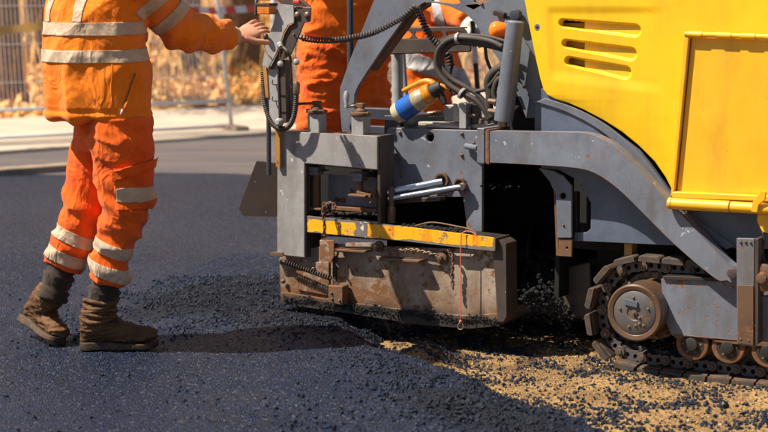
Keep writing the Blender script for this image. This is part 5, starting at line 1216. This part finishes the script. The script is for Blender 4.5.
# body: one surface, mostly under the clothes
tip = Wl(271, 21, YB+.47); hd = (Wl(264, 23, YB+.50)-Wl(236, 39, YB+.40)).normalized(); wr1 = Wl(237, 38.5, YB+.40)
b = bmesh.new()
eloft(b, [hipc-U*.05, hipc+U*.1, hipc.lerp(sh, .5), sh-U*.06, sh], [(.13, .085), (.13, .09), (.14, .09), (.14, .08), (.08, .06)], L1)
for h_, k_, a_ in ((rh, rk, ank), (lh, lk, ank2)): eloft(b, [h_, h_.lerp(k_, .5), k_, k_.lerp(a_, .4), a_], [(.08, .085), (.07, .075), (.05, .053), (.040, .042), (.026, .028)], L1)
ftd = (toe-heel).normalized(); eloft(b, [heel+U*.065+ftd*.05, heel+U*.06+ftd*.12, heel+U*.052+ftd*.20, heel+U*.045+ftd*.24], [(.018, .018), (.022, .018), (.026, .011), (.018, .008)], U.cross(ftd))
q2 = up2.normalized(); eloft(b, [h2+q2*.065+fdir*.05, h2+q2*.06+fdir*.12, h2+q2*.052+fdir*.20, h2+q2*.045+fdir*.24], [(.018, .018), (.022, .018), (.026, .011), (.018, .008)], q2.cross(fdir))
eloft(b, [ank, heel+U*.05+Vector((.05, 0, 0))], [(.028, .028), (.022, .022)], L1); eloft(b, [ank2, h2+q2*.07+fdir*.055], [(.028, .028), (.022, .022)], L1)
eloft(b, [rs+L1*.08, rs, re, rw, wr1], [(.03, .03), (.035, .035), (.036, .036), (.03, .027), (.027, .023)], U)
eloft(b, [lsd-L1*.06, lsd, le, lw_], [(.05, .05), (.052, .052), (.042, .042), (.028, .026)], U)
neck = sh+U*.07; eloft(b, [sh-U*.03, neck, neck+U*.06], [(.062, .062), (.058, .058), (.056, .058)], L1); hc1 = neck+U*.055+F1*.115; head(b, hc1, F1)
hand(b, lw_, F1, L1, U, .1, .5)
body = fuse(b, .009, 3); 
b = bmesh.new(); eloft(b, [rw-(rw-re).normalized()*.05, rw, wr1], [(.030, .027), (.030, .027), (.027, .022)], U)
hand(b, wr1, hd, Vector((-.15, -.80, .55)), Vector((-.2, .25, 1)), .16, .17, 1.0, -1)
hm = fuse(b, .0030, 4, .45); bb_ = bmesh.new(); bb_.from_mesh(body); bb_.from_mesh(hm); bb_.to_mesh(body); bb_.free()
bo = link('body', body, M['skin'], w1)
b = bmesh.new(); ball(b, hc1+U*.035-F1*.012, .103, (1, 1, 1.05)); hr = fuse(b, .008, 2); wrinkle(hr, lambda P, N: .004*n3(P, (60, 60, 30), 4)); ho = link('hair', hr, M['hair'], w1)
def helmet(c, fwd, parent):
    b = bmesh.new(); bmesh.ops.create_uvsphere(b, u_segments=28, v_segments=16, radius=.128, matrix=Matrix.Translation(c) @ Matrix.Diagonal((1, 1, .95, 1)))
    bmesh.ops.bisect_plane(b, geom=b.verts[:]+b.edges[:]+b.faces[:], plane_co=c, plane_no=-U, clear_outer=True)
    ang = math.atan2(fwd.y, fwd.x); r0 = [c+Vector((math.cos(a), math.sin(a), 0))*.127 for a in np.linspace(0, 6.283, 33)[:-1]]
    A = [b.verts.new(p) for p in r0]; B = [b.verts.new(c+(p-c)*(1.12+.28*max(0, math.cos(math.atan2(p.y-c.y, p.x-c.x)-ang))**3)-U*.008) for p in r0]
    for i in range(32): b.faces.new((A[i], A[(i+1) % 32], B[(i+1) % 32], B[i]))
    o = add('hard_hat', b, M['helmet'], parent, 0, True); m = o.modifiers.new('s', 'SOLIDIFY'); m.thickness = .004; return o

# ---------------- worker standing behind the end gate
w2 = empty('person', Vector((W(345, 100, 7.9).x, 7.9, .0))); tag(w2, 'worker in orange trousers and jacket standing behind the grey end gate', 'person', 'road workers in orange')
iv = -w2.location
def W2(px, py, Y=7.9): return W(px, py, Y)+iv
F2 = Vector((.35, -.94, 0)).normalized(); L2 = Vector((.94, .35, 0)).normalized()
hc2 = W2(344, 38); b = bmesh.new()
eloft(b, [hc2+U*.12, hc2, hc2-U*.10], [(.18, .13), (.195, .14), (.18, .13)], L2)
rh2, lh2 = W2(325, 48, 7.88), W2(364, 48, 7.94); rk2, lk2 = W2(317, 140, 7.86), W2(369, 140, 7.92); ra2, la2 = W2(316, 232, 7.95), W2(368, 232, 8.0)
for h_, k_, a_ in ((rh2, rk2, ra2), (lh2, lk2, la2)): leg(b, h_, k_, a_, L2, 1.1)
me = fuse(b, .010, 4)
wrinkle(me, lambda P, N: .018*ridge(P, (6, 6, 11), 51)+.022*crease(P, (8, 8, 15), 54)-.018); link('trousers', me, M['trousers'], w2)
sh2 = W2(342, -118); b = bmesh.new()
eloft(b, [hc2+U*.0+Vector((-.02, 0, -.03)), hc2+U*.03, hc2+U*.2, hc2.lerp(sh2, .7), sh2], [(.195, .15), (.215, .165), (.22, .165), (.23, .15), (.12, .09)], L2, 26)
for s_ in (-1, 1):
    s0 = sh2+L2*.19*s_-U*.03; e_ = s0+L2*.06*s_-U*.27-F2*.02; h_ = e_+F2*.18-U*.10-L2*.04*s_; eloft(b, [s0-L2*.06*s_, s0, e_, h_], [(.08, .085), (.085, .09), (.068, .068), (.050, .050)], F2)
me = fuse(b, .010, 5); wrinkle(me, lambda P, N: .022*(n3(P, (4, 4, 5), 81)-.5)+.016*ridge(P, (5, 5, 9), 83)-.01); j2 = link('jacket', me, M['jacket2'], w2)
patch(me, slab(hc2+U*.24, U, .025), .002, .0015, 'reflective_band', M['tape'], j2)
b = bmesh.new(); eloft(b, [hc2-U*.06, hc2.lerp(sh2, .5), sh2], [(.15, .10), (.16, .10), (.08, .06)], L2); hd2 = sh2+U*.20+F2*.02; eloft(b, [sh2-U*.04, sh2+U*.12], [(.06, .06), (.056, .056)], L2); head(b, hd2, F2)
for s_ in (-1, 1):
    s0 = sh2+L2*.19*s_-U*.03; e_ = s0+L2*.06*s_-U*.27-F2*.02; h_ = e_+F2*.18-U*.10-L2*.04*s_; eloft(b, [s0-L2*.07*s_, s0, e_, h_], [(.05, .05), (.05, .05), (.04, .04), (.028, .026)], F2); hand(b, h_, F2-U*.5, U+F2*.4, -L2*s_, .1, .5)
for h_, k_, a_ in ((rh2, rk2, ra2), (lh2, lk2, la2)): eloft(b, [h_, k_, a_], [(.08, .08), (.055, .055), (.04, .04)], L2)
link('body', fuse(b, .006, 3), M['skin'], w2); helmet(hd2+U*.055, F2, w2)
for a_ in (ra2, la2):
    hl = a_-U*(a_.z-.22)-F2*.08; boot('boot', hl, hl+F2*.29, U, w2, a_+U*.0)
box('operator_step', Vector((L(345, 180, .95).x+.10, 1.02, .195)), (.72, .5, .03), M['dark'], PV)

# ---------------- worker bending over behind the arch
w3 = empty('person', Vector((W(425, 100, 8.8).x, 8.8, .0))); tag(w3, 'worker in orange and grey clothes bending over behind the hoses, white glove on a rod', 'person', 'road workers in orange')
iv3 = -w3.location
def W3(px, py, Y=8.8): return W(px, py, Y)+iv3
F3 = Vector((.9, -.42, 0)).normalized(); L3 = Vector((.42, .9, 0)).normalized()
hp3 = W3(424, 118); sh3 = W3(432, 8); b = bmesh.new()
eloft(b, [hp3-U*.02, hp3+U*.1, hp3.lerp(sh3, .5), hp3.lerp(sh3, .85), sh3+U*.06], [(.18, .14), (.19, .15), (.185, .15), (.19, .16), (.12, .12)], L3, 24)
sR, eR, wR3 = W3(436, 6, 8.62), W3(458, 14, 8.45), W3(468, 20, 8.25)
eloft(b, [sR-(eR-sR)*.5, sR, eR, wR3], [(.09, .09), (.09, .09), (.07, .07), (.05, .05)], U)
sL, eL, wL = W3(420, 4, 9.0), W3(446, 60, 8.9), W3(462, 90, 8.75); eloft(b, [sL, eL, wL], [(.09, .09), (.07, .07), (.055, .055)], U)
me = fuse(b, .010, 5); wrinkle(me, lambda P, N: .02*ridge(P, (6, 6, 9), 91)-.01); j3 = link('jacket', me, M['jacket2'], w3)
patch(me, slab(hp3.lerp(sh3, .48), (U+Vector((.35, 0, 0))).normalized(), .045), .002, .0015, 'reflective_band', M['tape_grey'], j3)
patch(me, slab(W3(438, 15, 8.6), Vector((.95, 0, .25)).normalized(), .022), .002, .0015, 'reflective_band', M['tape_grey'], j3, lambda c, n: c.z > W3(430, 32, 8.6).z)
b = bmesh.new(); eloft(b, [hp3+U*.1, W3(412, 150, 8.75), W3(414, 235, 8.9)], [(.12, .12), (.09, .09), (.07, .07)], L3); eloft(b, [hp3+U*.1, W3(436, 150, 8.95), W3(434, 232, 9.0)], [(.12, .12), (.09, .09), (.07, .07)], L3)
me = fuse(b, .012, 4); wrinkle(me, lambda P, N: .02*ridge(P, (6, 6, 11), 51)-.012); link('trousers', me, M['trousers'], w3)
b = bmesh.new(); hd3 = sh3+U*.20+F3*.14; eloft(b, [sh3-U*.06, sh3+U*.1+F3*.08], [(.06, .06), (.056, .056)], L3); head(b, hd3, F3); eloft(b, [hp3+U*.05, sh3], [(.12, .1), (.12, .1)], L3); eloft(b, [sR, eR, wR3], [(.05, .05), (.04, .04), (.03, .03)], U)
eloft(b, [sL, eL, wL], [(.05, .05), (.04, .04), (.03, .03)], U); hand(b, wL, Vector((.6, -.3, -.7)), U, F3, .1, .5)
link('body', fuse(b, .007, 3), M['skin'], w3); helmet(hd3+U*.055, F3, w3)
b = bmesh.new(); gd = (W3(471, 30, 8.2)-wR3); hand(b, wR3, gd, Vector((-.2, -.9, .3)), Vector((-.8, -.2, -.3)), .06, .75, 1.12); link('glove', fuse(b, .004, 3), M['glove'], w3)
for k_ in (W3(414, 235, 8.9), W3(434, 232, 9.0)): hl = Vector((k_.x, k_.y, .004))-F3*.08; boot('boot', hl, hl+F3*.29, U, w3, k_-U*.02)
rd = empty('rod', W(474, 40, 8.15)); tag(rd, 'upright black rod with white bands held in the white glove', 'rod')
zr0 = W(478, 95, 8.15)-W(474, 40, 8.15)
for i, (t0, t1, mt) in enumerate(((-.35, .12, 'black_pl'), (.12, .42, 'white_pl'), (.42, .88, 'black_pl'), (.88, 1.05, 'white_pl'), (1.05, 3.2, 'black_pl'))):
    cyl('rod_section', zr0*t0, zr0*t1, .014 if mt == 'white_pl' else .013, M[mt], rd, 14, .001)
